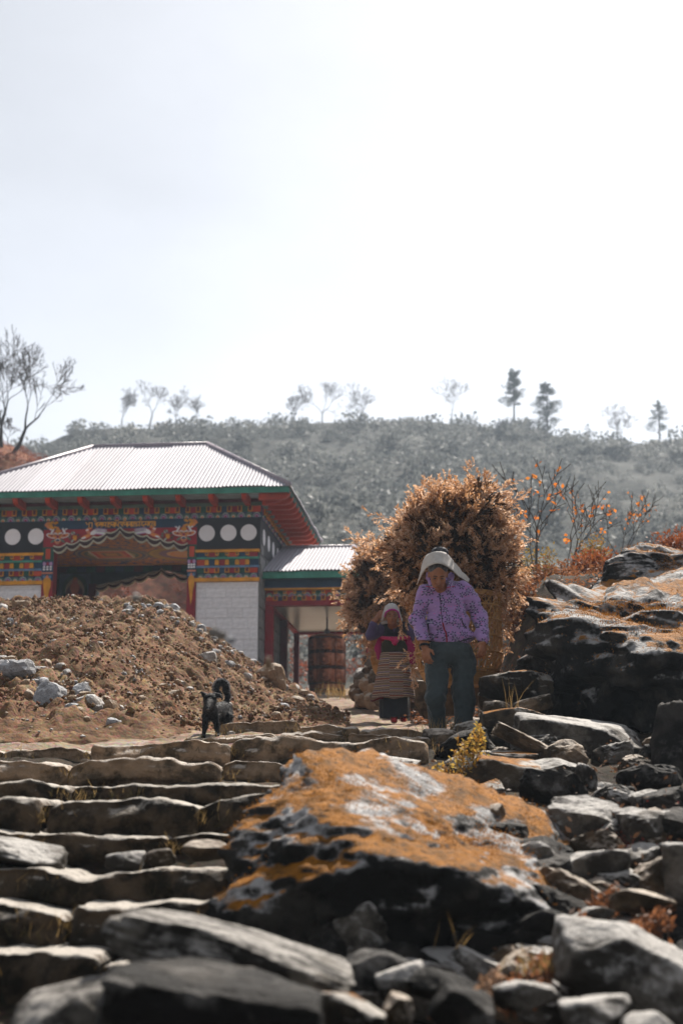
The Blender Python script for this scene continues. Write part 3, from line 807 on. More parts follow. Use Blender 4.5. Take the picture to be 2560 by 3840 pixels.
R_ = [ # px0, py0, px1, py1, depth, material, seed, tilt, label
 (1812,2524,2050,2632,11.7,rk_mossy,1,.0,'flat brown rock behind the basket, highest of the bank'),
 (1905,2608,2062,2690,11.3,rk_brown,2,.22,None),(1815,2632,1905,2690,11.3,rk_brown,3,.0,None),
 (1812,2650,2046,2752,10.9,rk_mossy,4,.12,'rounded dark rock with a sunlit rim below the wicker basket'),
 (1925,2690,2365,2890,10.6,rk_grey,5,-.05,'broad grey rock under the huge overhanging boulder'),
 (1865,2732,2150,2884,10.0,rk_brown,6,-.42,'smooth brown slab leaning down to the right of the grass'),
 (1800,2806,1995,2890,9.8,rk_mossy,7,-.12,None),
 (1732,2836,2125,3030,9.2,rk_mossy,8,-.08,'wide dark rock with a white and mossy upper edge'),
 (1750,2922,1898,3050,8.7,rk_mossy,9,.35,'small pointed dark rock right behind the large mossy boulder'),
 (2078,2878,2245,3125,9.0,rk_grey,10,-.35,'steep grey rock with a blue tinted top'),
 (2240,3000,2405,3125,8.3,rk_grey,11,-.5,'rock with a slanting bright white top in the dark hollow'),
 (1800,3036,2125,3190,7.7,rk_moss,12,-.1,'long rock with hanging orange moss behind the large boulder'),
 (2125,3112,2272,3235,7.4,rk_brown,13,.1,'squat brown rock beneath the white slanting rock'),
 (2235,3112,2405,3215,7.6,rk_brown,14,-.15,None),(2030,3172,2138,3252,7.0,rk_moss,15,.0,'little round rock capped with orange moss'),
 (2090,3188,2345,3400,6.6,rk_grey,16,.1,'grey pyramid shaped rock at the edge of the leaf litter'),
 (2320,3160,2530,3262,7.2,rk_brown,17,.25,None),(2440,2656,2720,3130,8.8,rk_dark,18,.1,'tall dark rock at the frame edge below the huge boulder'),
 (2496,3182,2660,3420,6.2,rk_grey,19,.0,'square rock with a white top cut by the frame edge'),
 (2095,3470,2600,3800,5.2,rk_grey,57,-.08,'big white topped rock low in the corner'),
 (1850,3665,2075,3810,4.9,rk_grey,21,.2,'small pale rock at the foot of the large mossy boulder'),
 (2110,3745,2365,3930,4.4,rk_grey,22,.1,'grey rock at the bottom edge below the white topped rock'),
 (2330,3775,2540,3960,4.3,rk_grey,23,-.3,None),
 (1410,3610,1600,3740,5.0,rk_grey,24,.25,None),(1550,3632,1840,3800,4.9,rk_dark,25,-.25,'dark rock with pale streaks at the bottom middle'),
 (1275,3578,1530,3700,5.1,rk_dark,26,.0,None),(1415,3712,1560,3860,4.5,rk_brown,27,-.3,None),(1600,3700,1850,3900,4.4,rk_dark,28,-.2,None),(1150,3720,1440,3920,4.4,rk_mossy,29,-.1,None),
 (470,3415,1290,3780,4.9,rk_fore,30,-.2,'long ridge shaped rock in the blurred foreground beside the large mossy boulder'),
 (420,3630,1180,4040,4.2,rk_dark,84,-.10,'dark rounded rock at the bottom edge in front of the steps'),
 (90,3600,660,4040,4.35,rk_fore,71,.3,'pale lichen covered rock sloping out of the bottom edge'),
 (695,3146,850,3230,6.75,rk_brown,33,.1,'small rounded stone standing alone on the steps'),
 (410,3196,540,3270,6.6,rk_grey,34,.0,'small grey stone on the front step'),
 (560,3185,660,3250,6.65,rk_brown,35,.1,None),
 (-240,3108,232,3270,6.75,rk_grey,36,-.12,'pale knobbly rock lying on the steps at the frame edge'),
 (1300,2836,1560,2900,9.4,rk_grey,37,.0,'low grey stone behind the tip of the large mossy boulder'),
 (1790,2600,1880,2680,12.3,rk_brown,38,.0,None),(1640,2560,1760,2680,13.2,rk_brown,39,.05,'squarish brown boulder seen between the carriers legs'),(1700,2540,1800,2640,13.5,rk_brown,40,.0,None),(1690,2700,1830,2790,11.2,rk_mossy,41,.2,'low stone under the carriers feet'),
 (1590,2735,1720,2800,11.0,rk_brown,42,.0,None),(1560,2560,1650,2700,15.5,rk_brown,43,.0,None),(2180,2950,2330,3080,8.9,rk_dark,44,.2,None),(2380,3080,2520,3190,8.0,rk_dark,45,.0,None),(2300,3330,2520,3430,6.0,rk_brown,46,-.1,None),(2150,3400,2290,3470,5.9,rk_grey,47,.1,None),(2360,2900,2500,3020,9.2,rk_dark,48,.1,None),(1950,2450,2120,2620,12.6,rk_dark,49,.0,None)]
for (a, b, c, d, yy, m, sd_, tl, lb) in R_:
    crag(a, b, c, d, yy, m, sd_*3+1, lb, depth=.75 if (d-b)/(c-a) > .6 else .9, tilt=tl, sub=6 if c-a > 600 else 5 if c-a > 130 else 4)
# filler stones in the bank
r = np.random.default_rng(5)
for i in range(190):
    px, py = r.uniform(1250, 2620), r.uniform(2720, 3830)
    if px < 1700+ (py-2750)*-.15 and py < 3500: continue
    q = hit(px, py, 3.5, 16, G)
    w0 = r.uniform(.06, .21)
    t = r.choice(3)
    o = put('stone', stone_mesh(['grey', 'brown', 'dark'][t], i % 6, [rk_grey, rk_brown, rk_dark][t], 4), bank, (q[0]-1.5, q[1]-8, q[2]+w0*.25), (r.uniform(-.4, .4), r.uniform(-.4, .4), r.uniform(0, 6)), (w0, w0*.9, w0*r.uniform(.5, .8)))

for i in range(150):                             # the bank goes on beside the picture
    x, y = r.uniform(1.0, 5.2), r.uniform(2.0, 12.5)
    if x < .26*y+.05: continue
    w0 = r.uniform(.06, .30); t = r.choice(3)
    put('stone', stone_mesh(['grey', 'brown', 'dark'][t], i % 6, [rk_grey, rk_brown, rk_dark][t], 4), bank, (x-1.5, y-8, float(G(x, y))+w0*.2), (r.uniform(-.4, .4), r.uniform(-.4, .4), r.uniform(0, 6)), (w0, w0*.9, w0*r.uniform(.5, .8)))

# ------------------------------------------------------------------ painted gate building
BA = math.radians(5.45)
BO = (-4.37, 28.0, 0.0)
def paint(name, c, rough=.6, jit=.12, var=.55): return M('paint ' + name, c, tuple(k*var for k in c), scale=5, detail=8, contrast=.22, rough=rough, jit=jit, spec=.25, bump=.08, bscale=60)
p_green = paint('sea green', (.055, .27, .20)); p_sage = paint('sage green', (.13, .21, .16)); p_dgreen = paint('dark green', (.012, .085, .055))
p_red = paint('crimson', (.30, .012, .022)); p_maroon = paint('maroon', (.10, .010, .014)); p_orange = paint('vermilion', (.56, .065, .022))
p_blue = paint('deep blue', (.016, .055, .115)); p_sky = paint('soffit blue', (.42, .58, .68)); p_lblue = paint('strip blue', (.12, .22, .36))
p_yel = paint('golden yellow', (.72, .31, .018)); p_black = paint('black', (.016, .016, .021)); p_white = paint('chalk white', (.74, .73, .75), var=.9)
p_pale = paint('pale green white', (.48, .56, .50)); p_mag = paint('magenta', (.26, .012, .06)); p_lil = paint('lilac', (.50, .30, .52)); p_pink = paint('salmon', (.68, .25, .14))
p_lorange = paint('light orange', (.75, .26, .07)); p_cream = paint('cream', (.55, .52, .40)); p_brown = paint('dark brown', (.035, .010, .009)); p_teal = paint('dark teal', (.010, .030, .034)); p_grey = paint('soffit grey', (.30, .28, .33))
m_block = M('whitewashed stone', (.84, .83, .85), (.60, .595, .61), scale=3.5, rough=.9, bump=.7, bscale=18, jit=.04, coord='Generated', contrast=.22, detail=8)
m_joint = M('grey mortar', (.62, .61, .62), (.48, .47, .48), scale=6, rough=.95, bump=.5, bscale=30)
m_bare = M('bare grey masonry', (.26, .255, .25), (.12, .12, .12), scale=4, rough=.95, bump=.9, bscale=16)
m_iron = M('painted corrugated iron', (.43, .415, .46), (.34, .325, .365), scale=2.4, rough=.6, spec=.08, jit=.13, bump=.10, bscale=3, stretch=(3, .5, .5), contrast=.3)
m_cap = M('ridge iron', (.33, .28, .31), (.26, .22, .25), scale=3, rough=.45, spec=.5)
m_gold = M('gold lettering', (.85, .42, .04), (.65, .28, .02), scale=12, rough=.5)

gate = empty('gate_building', BO, -BA)
tag(gate, 'colourful painted gate building with a white corrugated hipped roof', 'building')

def bar(name, lo, hi, m, parent, bev=0.):
    lo = np.array(lo, float); hi = np.array(hi, float); c = np.array([(lo[0]+hi[0])/2, (lo[1]+hi[1])/2, lo[2]])
    return MB().box(tuple(lo-c), tuple(hi-c), m, bev).build(name, parent, loc=c)

# -- corrugated hipped roofs, one object per sheet
def slope(parent, A, Bp, RA, RB, sheet=.82, wave=.076, amp=.011, mat=None, seed=0):
    A, Bp, RA, RB = [np.asarray(p, float) for p in (A, Bp, RA, RB)]
    ex = Bp-A; L = np.linalg.norm(ex); ex /= L
    n = np.cross(ex, RA-A); n /= np.linalg.norm(n)
    if n[2] < 0: n = -n
    up = np.cross(n, ex)
    if up[2] < 0: up = -up
    W = (RA-A) @ up; sA = (RA-A) @ ex; sB = (RB-A) @ ex
    k = 0; s0 = 0.; rr = np.random.default_rng(seed)
    while s0 < L-1e-6:
        s1 = min(s0+sheet, L)
        s = np.arange(s0-.02, s1+.0001, wave/8); s = np.clip(s, 0, L)
        wm = np.where(s < sA, W*s/max(sA, 1e-6), np.where(s > sB, W*(L-s)/max(L-sB, 1e-6), W))
        rows = [0, .33, .66, 1.0]; lip = .03+rr.uniform(-.012, .018)
        V = np.zeros((len(s), len(rows), 3))
        for j, f in enumerate(rows):
            d = amp*np.sin(2*math.pi*s/wave) + .007*(k % 2) + rr.normal(0, .0025) + .004*np.sin(s*3.1+j*1.7+seed)
            V[:, j] = A + np.outer(s, ex) + np.outer(wm*f - (lip if j == 0 else 0), up) + np.outer(d, n)
        mk('roof_sheet', V, grid_faces(len(s), len(rows)), mat or m_iron, parent, smooth=True)
        s0 = s1; k += 1
def hip_cap(parent, a, b, r=.055, m=None):
    mb = MB(); a = np.asarray(a, float); b = np.asarray(b, float)
    mb.tube([a+(0, 0, .012), (a+b)/2+(0, 0, .012), b+(0, 0, .012)], r, m or m_cap, n=8)
    for i in range(1, 9):
        p = a+(b-a)*i/9+np.array([0, 0, r+.012]); mb.box(tuple(p-.012), tuple(p+.012), m_iron)
    return mb.build('ridge_cap', parent, smooth=True)
EL, ER, EF, EB, EZ = -3.58, 3.45, -.75, 5.0, 6.40
RL, RR, RV, RZ = -1.28, 1.26, 2.1, 8.03
e = {'fl': (EL, EF, EZ), 'fr': (ER, EF, EZ), 'bl': (EL, EB, EZ), 'br': (ER, EB, EZ), 'rl': (RL, RV, RZ), 'rr': (RR, RV, RZ)}
roof_p = empty('roof', parent=gate); eave_p = empty('eaves', parent=gate); frz_p = empty('frieze', parent=gate)
slope(roof_p, e['fl'], e['fr'], e['rl'], e['rr'], seed=1)
slope(roof_p, e['fr'], e['br'], e['rr'], e['rr'], seed=2)
slope(roof_p, e['bl'], e['fl'], e['rl'], e['rl'], seed=3)
slope(roof_p, e['br'], e['bl'], e['rr'], e['rl'], seed=4)
for a, b in (('fl', 'rl'), ('fr', 'rr'), ('bl', 'rl'), ('br', 'rr'), ('rl', 'rr')): hip_cap(roof_p, e[a], e[b], .05)
# -- eaves: fascia boards, soffit, rafters
bar('fascia', (EL+.02, EF+.02, 6.262), (ER-.02, EF+.05, 6.378), p_green, eave_p)
bar('fascia', (ER-.05, EF+.052, 6.262), (ER-.02, EB-.052, 6.376), p_dgreen, eave_p)
bar('fascia', (EL+.02, EF+.052, 6.262), (EL+.05, EB-.052, 6.376), p_dgreen, eave_p)
bar('fascia', (EL+.02, EB-.05, 6.262), (ER-.02, EB-.02, 6.378), p_green, eave_p)
ru = [-3.36+.655*i for i in range(11)]
for i in range(10):
    bar('soffit_board', (ru[i]+.003, EF+.06, 6.30), (ru[i+1]-.003, -.02, 6.325), p_sky, eave_p)
for sx, x0, x1 in ((1, 2.88, ER-.06), (-1, EL+.06, -3.0)):
    bar('soffit_board', (x0, -.01, 6.302), (x1, EB-.06, 6.327), p_grey, eave_p)
rafter_poly = [(-.62, .045), (-.60, -.03), (-.54, -.085), (-.46, -.105), (0, -.105), (0, .045)]      # (out, z)
def rafter_mesh():
    mb = MB(); n = len(rafter_poly)
    vs = [(-.05, y, z) for y, z in rafter_poly]+[(.05, y, z) for y, z in rafter_poly]
    fs = [tuple(range(n))[::-1], tuple(range(n, 2*n))]+[(i, (i+1) % n, (i+1) % n+n, i+n) for i in range(n)]
    return mb.add(vs, fs, p_orange).mesh('rafter')
rme = rafter_mesh()
for u in ru[1:-1]: put('rafter', rme, eave_p, (u, -.06, 6.255))
for i in range(12):
    put('rafter', rme, eave_p, (2.82, -.55+.46*i, 6.255), (0, 0, math.pi/2)); put('rafter', rme, eave_p, (-2.95, -.55+.46*i, 6.255), (0, 0, -math.pi/2))
# corner rafters
put('rafter', rme, eave_p, (2.86, -.06, 6.256), (0, 0, math.pi/4))
# -- mouldings under the eaves
WL, WR = -2.90, 2.80
for z0, z1, m, o in ((6.222, 6.288, p_maroon, .10), (6.156, 6.222, p_sage, .075)):
    bar('moulding', (WL-o, -o, z0), (WR+o, -.001, z1), m, frz_p)
    bar('moulding', (WR-.001, .0, z0), (WR+o, 4.5, z1), m, frz_p)
    bar('moulding', (WL-o, .0, z0), (WL+.001, 4.5, z1), m, frz_p)

# -- carved frieze pieces (shared meshes)
def arch_mesh(cols, rad=.078):
    mb = MB(); y = 0.
    for k, (f, m) in enumerate(zip((1., .80, .60, .34), cols)):
        n = 10
        poly = [(rad*f*math.cos(math.pi*i/n), rad*f*1.18*math.sin(math.pi*i/n)) for i in range(n+1)]
        mb.prism(poly[::-1][::-1], -.012-.004*k, 0, m)
    return mb.mesh('scallop')
sc_a = arch_mesh([p_pale, p_blue, p_lil, p_mag]); sc_b = arch_mesh([p_sage, p_dgreen, p_pale, p_lorange]); 
def bracket_mesh(w, hh, c=None):
    mb = MB(); t = .016
    mb.box((-w/2, -.05, 0), (w/2, .0, hh), p_yel); mb.box((-w/2+t, -.055, t), (w/2-t, -.049, hh-t*.4), c or p_maroon)
    return mb.mesh('bracket')
br_big = bracket_mesh(.088, .116); br_s = bracket_mesh(.066, .062, p_blue); br_s2 = bracket_mesh(.066, .062, p_dgreen)
def curl_mesh():
    mb = MB()
    mb.box((-.045, -.03, 0), (.045, 0, .125), p_dgreen)
    for z in (.03, .075):
        mb.disc(-.02, z, .024, .026, -.052, -.029, p_yel, 10); mb.disc(.02, z, .024, .026, -.052, -.029, p_yel, 10)
    mb.box((-.03, -.05, .098), (.03, -.029, .116), p_yel)
    return mb.mesh('bracket')
curl = curl_mesh()
_blk = {}
def block_mesh(w, hh, m):
    key = (round(w, 3), round(hh, 3), m.name)
    if key not in _blk: _blk[key] = MB().box((-w/2, -.02, 0), (w/2, 0, hh), m).mesh('frieze_block')
    return _blk[key]
def run(parent, s0, s1, z, kind, side, at, sp, hh=None, start=0):
    """a row of repeated carved pieces along a front (F) or right-hand (R) face"""
    n = max(1, round((s1-s0)/sp)); sp = (s1-s0)/n
    cyc = [p_red, p_dgreen, p_orange, p_blue]
    for i in range(n):
        s = s0+sp*(i+.5)
        loc = (s, at, z) if side == 'F' else (at, s, z); rot = None if side == 'F' else (0, 0, math.pi/2)
        if kind == 'arch': put('scallop', sc_a if (i+start) % 2 else sc_b, parent, loc, rot, (sp/.16, 1, hh/.094))
        elif kind == 'block': put('frieze_block', block_mesh(sp-.004, hh, cyc[(i+start) % 4]), parent, loc, rot)
        elif kind == 'bracket': put('bracket', br_big, parent, loc, rot, (1, 1, hh/.116))
        elif kind == 'small': put('bracket', br_s if (i+start) % 2 else br_s2, parent, loc, rot)
        elif kind == 'curl': put('bracket', curl, parent, loc, rot, (1, 1, hh/.125))
def row(parent, s0, s1, z0, z1, kind, side, at, sp, start=0):
    run(parent, s0, s1, z0, 'block', side, at-(.0 if side == 'F' else 0), sp, z1-z0, start)
    o = sp/2
    zz = z1-.064 if kind == 'small' else z0+.002
    run(parent, s0+o, s1-o, zz, kind, side, at, sp, (z1-z0)*.97 if kind != 'small' else None, start)
# upper frieze all round the front and the right-hand side
bar('frieze_back', (WL, -.02, 5.915), (WR, .12, 6.16), p_blue, frz_p)
bar('frieze_back', (WR-.14, .121, 5.915), (WR+.02-.04, 4.45, 6.16), p_blue, frz_p)
row(frz_p, WL+.02, WR-.02, 6.036, 6.156, 'bracket', 'F', -.021, .212)
run(frz_p, WL+.02, WR-.02, 5.93, 'arch', 'F', -.021, .158, .1)
row(frz_p, .02, 4.4, 6.036, 6.156, 'bracket', 'R', WR-.019, .3)
run(frz_p, .02, 4.4, 5.93, 'arch', 'R', WR-.019, .22, .1)

# -- piers: whitewashed blocks, carved bands, black panels with white discs
def pier(x0, x1, sgn):
    pp = empty('pier', parent=gate)
    bar('pier_core', (x0+.01, .05, 1.9), (x1-.01, .40, 5.93), m_joint, pp)
    # whitewashed blocks in courses
    z = 2.05; k = 0; rr = np.random.default_rng(3 if sgn > 0 else 4)
    while z < 4.60:
        hh = min(.205+rr.uniform(-.02, .02), 4.632-z)
        if 4.632-z-hh < .08: hh = 4.632-z
        x = x0; first = True
        while x < x1-.01:
            w = rr.uniform(.27, .44)
            if first and k % 2: w *= .55
            first = False
            if x1-x-w < .14: w = x1-x
            d = rr.uniform(0, .008)
            bar('stone_block', (x+.001, .0-d, z+.001), (x+w-.001, .049, z+hh-.001), m_block, pp, bev=.004)
            x += w
        z += hh; k += 1
    f0, f1 = x0-.02, x1+.02
    bar('band', (f0, -.06, 4.634), (f1, .05, 4.706), p_yel, pp)
    bar('band_back', (x0, -.005, 4.707), (x1, .049, 5.221), p_blue, pp)
    run(pp, x0+.01, x1-.01, 4.709, 'arch', 'F', -.006, .158, .09)
    row(pp, x0+.01, x1-.01, 4.808, 4.908, 'bracket', 'F', -.012, .205, 1)
    bar('band', (f0, -.05, 4.910), (f1, -.005, 4.953), p_lblue, pp)
    row(pp, x0+.01, x1-.01, 4.956, 5.080, 'curl', 'F', -.012, .205, 2)
    bar('band', (f0, -.055, 5.082), (f1, -.005, 5.125), p_green, pp)
    row(pp, x0+.01, x1-.01, 5.128, 5.220, 'small', 'F', -.012, .205, 3)
    bar('band', (f0, -.065, 5.222), (f1, .05, 5.276), p_yel, pp)
    bar('black_panel', (x0-.01, -.03, 5.278), (x1+.04 if sgn > 0 else x1+.01, .05, 5.913), p_black, pp)
    for i in range(3):
        cxx = (1.70, 2.135, 2.54)[i] if sgn > 0 else (-1.79, -2.27, -2.72)[i]
        MB().disc(0, 0, .162, .165, -.006, 0, p_white, 28).build('white_disc', pp, loc=(cxx, -.031, 5.615))
pier(1.50, 2.74, 1); pier(-2.88, -1.63, -1)
flank = empty('flank', parent=gate)
# right flank: bare masonry, black panel with discs
bar('flank_wall', (2.44, .401, 1.9), (2.735, 4.45, 5.93), m_bare, flank)
bar('flank_panel', (2.70, .06, 5.24), (2.775, 4.42, 5.912), p_black, flank)
for i in range(6):
    MB().disc(0, 0, .16, .165, -.006, 0, p_white, 24).build('white_disc', flank, loc=(2.776, .45+i*.66, 5.60)).rotation_euler = (0, 0, math.pi/2)
rr = np.random.default_rng(8); z = 2.05; k = 0
while z < 5.2:
    y = .10 if k % 2 else -.0
    while y < 4.3:
        w = rr.uniform(.3, .5); a0 = max(y, .06)
        mb = MB(); c = (2.736, a0, z)
        mb.box((0, 0, .004), (rr.uniform(.02, .05), w-.01, .2), m_bare).build('stone_block', flank, loc=c)
        y += w
    z += .21; k += 1
bar('flank_wall', (-2.88, .401, 1.9), (-2.59, 4.45, 5.93), m_bare, flank)

# -- gate posts
for x0, x1 in ((-1.628, -1.40), (1.325, 1.498)):
    w = x1-x0; cxx = (x0+x1)/2; post = empty('gate_post', parent=gate)
    bar('shaft', (x0, -.05, 1.9), (x1, .22, 5.40), p_red, post)
    bar('post_panel', (x0-.004, -.058, 5.10), (x1+.004, -.051, 5.385), p_dgreen, post)
    bar('post_panel', (cxx-.05, -.066, 5.14), (cxx+.05, -.059, 5.35), p_orange, post)
    bar('post_panel', (x0-.004, -.058, 4.70), (x1+.004, -.051, 5.098), p_blue, post)
    bar('post_panel', (x0-.002, -.064, 4.84), (x1+.002, -.0585, 4.875), p_pink, post)
    mb = MB()
    for i in range(3):
        for j in range(2): mb.disc((i-1)*w*.3, j*.05, .024, .022, -.012, 0, p_white, 8)
    mb.build('pearl_row', post, loc=(cxx, -.0585, 4.93))
    mb = MB()
    for i in range(3): mb.disc((i-1)*w*.3, 0, .032, .04, -.006-.001*i, 0, [p_lil, p_mag, p_lil][i], 10)
    mb.build('painted_scroll', post, loc=(cxx, -.0585, 5.045))
    poly = [(-w*.05, -.52), (w*.12, -.40), (w*.2, -.22), (w*.34, -.1), (w*.36, .02), (w*.2, .1), (0, .14), (-w*.2, .1), (-w*.36, .02), (-w*.30, -.1), (-w*.22, -.22), (-w*.1, -.40)]
    MB().prism(poly, -.008, 0, p_yel).build('painted_leaf', post, loc=(cxx, -.0505 if False else -.0515, 4.68))
    mb = MB(); 
    for i in range(3): mb.disc((i-1)*w*.26, .0, .03, .03, -.004-.001*i, 0, [p_lblue, p_pink, p_lblue][i], 8)
    mb.build('painted_scroll', post, loc=(cxx, -.0585, 4.78))

lint = empty('lintel', parent=gate)
# -- painted lintel over the opening with its wavy valance
ZE, ZP = 5.37, 5.775
def archz(t): return ZE+(ZP-ZE)*(.72*t+.28*t**3)
LX0, LX1, LC = -1.63, 1.50, -.05
bar('text_band', (LX0, -.045, 5.745), (LX1, .05, 5.913), p_blue, lint)
def half(x_end, x_mid, n=14):
    return [(x_end+(x_mid-x_end)*i/n, archz(i/n)) for i in range(n+1)]
curve = [(LX0, ZE)]+half(-1.40, LC)+half(1.325, LC)[::-1][1:]+[(LX1, ZE)]
mb = MB()
mb.strip([(x, 5.7445) for x, z in curve], [(x, min(z, 5.70)) for x, z in curve], -.04, .05, p_red)
mb.build('painted_panel', lint)
def valance(parent, x_end, x_mid, z0, z1, y, n=5, thick=.085, name='valance_lobe', dpt=.06):
    f = lambda t: z0+(z1-z0)*(.72*t+.28*t**3)
    for i in range(n):
        ta, tb = i/n, (i+1)/n; k = 7
        ts = [ta+(tb-ta)*j/k for j in range(k+1)]
        sag = [math.sin(math.pi*j/k)**.8 for j in range(k+1)]
        X = [x_end+(x_mid-x_end)*t for t in ts]; Zt = [f(t)-.055*s for t, s in zip(ts, sag)]
        if x_mid < x_end: X, Zt, = X[::-1], Zt[::-1]
        mb = MB(); th = [thick*(.5+.5*math.sin(math.pi*(j+.6)/(k+1.2))) for j in range(k+1)]
        up = [(a, b+.03) for a, b in zip(X, Zt)]; a1 = list(zip(X, Zt)); a2 = [(a, b-t) for a, b, t in zip(X, Zt, th)]; a3 = [(a, b-t-.032) for a, b, t in zip(X, Zt, th)]
        x0, zz0 = X[0], Zt[0]
        sh = lambda L: [(a-x0, b-zz0) for a, b in L]
        mb.strip(sh(up), sh(a1), -dpt*.9, 0, p_cream); mb.strip(sh(a1), sh(a2), -dpt, 0, p_brown); mb.strip(sh(a2), sh(a3), -dpt*.9, 0, p_cream)
        mb.build(name, parent, loc=(x0, y, zz0))
valance(lint, -1.40, LC, ZE+.02, ZP-.03, -.045); valance(lint, 1.325, LC, ZE+.02, ZP-.03, -.045)
# painted figures on the lintel: two horned masks, two winged beasts, scrolls
def mask():
    mb = MB(); L = [0]
    def d(cx, cz, rx, rz, m, rot=0., n=14):
        L[0] += 1; mb.disc(cx, cz, rx, rz, -.002-.0012*L[0], 0, m, n, rot)
    for s in (-1, 1):
        d(s*.13, .02, .115, .05, p_white, s*.25); d(s*.135, .02, .085, .035, p_lorange, s*.25); d(s*.13, .02, .03, .018, p_red)
        d(s*.12, .11, .022, .075, p_white, s*.5); d(s*.16, .15, .03, .014, p_white, s*.4)
        d(s*.10, -.09, .055, .022, p_sage, -s*.6)
    d(0, .03, .085, .095, p_lorange); d(0, .12, .05, .04, p_yel); d(0, .16, .022, .035, p_lorange)
    d(0, -.09, .065, .06, p_lorange); d(0, -.075, .052, .034, p_white); d(0, -.08, .042, .026, p_blue); d(0, -.13, .035, .035, p_pink)
    for s in (-1, 1): d(s*.045, .062, .045, .013, p_white, s*.35); d(s*.04, .035, .016, .012, p_brown)
    d(0, -.005, .028, .024, p_mag)
    return mb.mesh('painted_mask')
mm = mask()
for x in (-1.33, 1.24): put('painted_mask', mm, lint, (x, -.0405, 5.60), None, (1.0, 1, 1.0))
def beast(s):
    mb = MB(); L = [0]
    def d(cx, cz, rx, rz, m, rot=0., n=12):
        L[0] += 1; mb.disc(s*cx, cz, rx, rz, -.002-.001*L[0], 0, m, n, s*rot)
    d(0, .07, .075, .035, p_pink, -.9); d(-.03, -.03, .12, .035, p_lorange, .35); d(-.08, -.06, .05, .018, p_white, .3); d(.03, .13, .055, .02, p_lorange, .1); d(-.015, .10, .03, .015, p_white, .4)
    d(.13, .05, .09, .045, p_white, .45)
    for i, m in enumerate((p_lil, p_pale, p_lil, p_pale, p_white, p_lil)): d(.27, .115-.022*i, .13, .011, m, -.12)
    return mb.mesh('painted_beast')
for s, x in ((1, -.72), (-1, .62)): put('painted_beast', beast(s), lint, (x, -.0405, 5.625))
def scroll():
    mb = MB(); rr = np.random.default_rng(2); k = 0
    mb.disc(0, .0, .042, .075, -.004, 0, p_yel, 12, .2); mb.disc(.0, .06, .05, .03, -.006, 0, p_mag, 10)
    for i in range(12):
        a = rr.uniform(0, 6.28); R = rr.uniform(.08, .13); k += 1
        mb.disc(R*math.cos(a), R*.8*math.sin(a), rr.uniform(.018, .032), rr.uniform(.012, .02), -.0065-.0011*k, 0, [p_sage, p_dgreen, p_pale][i % 3], 8, a)
    return mb.mesh('painted_scroll')
scm = scroll()
for x in (-.985, .91): put('painted_scroll', scm, lint, (x, -.0405, 5.585))
def flame():
    mb = MB()
    for i, (a, b) in enumerate(((-.12, .05), (-.04, .055), (.05, .05), (-.1, -.04), (-.02, -.05), (.06, -.04), (-.14, .0), (-.06, .0))):
        mb.disc(a, b, .05, .028, -.003-.001*i, 0, p_yel if i % 3 else p_lorange, 10, .4 if b > 0 else -.4)
    mb.disc(.09, 0, .06, .03, -.0125, 0, p_blue, 10)
    return mb.mesh('painted_flame')
fl = flame()
put('painted_flame', fl, lint, (-1.43, -.0455, 5.83)); o = put('painted_flame', fl, lint, (1.33, -.0455, 5.83), None, (-1, 1, 1))
# gold inscription: head bar and strokes of each letter
GL = ["00-10|30-33|33-31|11-21", "00-20|20-23|20-10", "04-24|10-22|22-11|20-33|30-31", "00-30|30-33|02-30|12-31", "00-30|30-33|00-02|02-32|10-12", "00-30|20-13|13-33|11-31", "00-30|30-33|00-01|02-31|01-33", "04-34|30-33|10-12|12-32|00-03", "00-30|30-33|10-22|22-31", "04-24|00-30|30-33|00-12|12-31", "00-30|30-33|02-22|22-21|00-03", "00-30|20-23|00-03|03-22|11-31", "00-30|30-33|11-01|01-03|03-22", "04-14|00-30|20-12|12-33|33-32", "00-30|30-33|02-22|10-12", "00-30|30-33|20-02|02-23|00-01", "00-10|10-13|20-23"]
mb = MB(); x = 0.
for g in GL:
    cw, ch = .0235, .030
    for st in g.split('|'):
        a, b = st.split('-')
        pa = np.array([x+int(a[0])*cw, .0-int(a[1])*ch if a[1] != '4' else .035]); pb = np.array([x+int(b[0])*cw, .0-int(b[1])*ch if b[1] != '4' else .035])
        d = pb-pa; d = d/(np.linalg.norm(d)+1e-9); nn = np.array([-d[1], d[0]])*.0085
        pa = pa-d*.006; pb = pb+d*.006
        mb.prism([tuple(pa-nn), tuple(pb-nn), tuple(pb+nn), tuple(pa+nn)], -.006, 0, m_gold)
    x += .086
mb.build('inscription', lint, loc=(-.77, -.0455, 5.872))

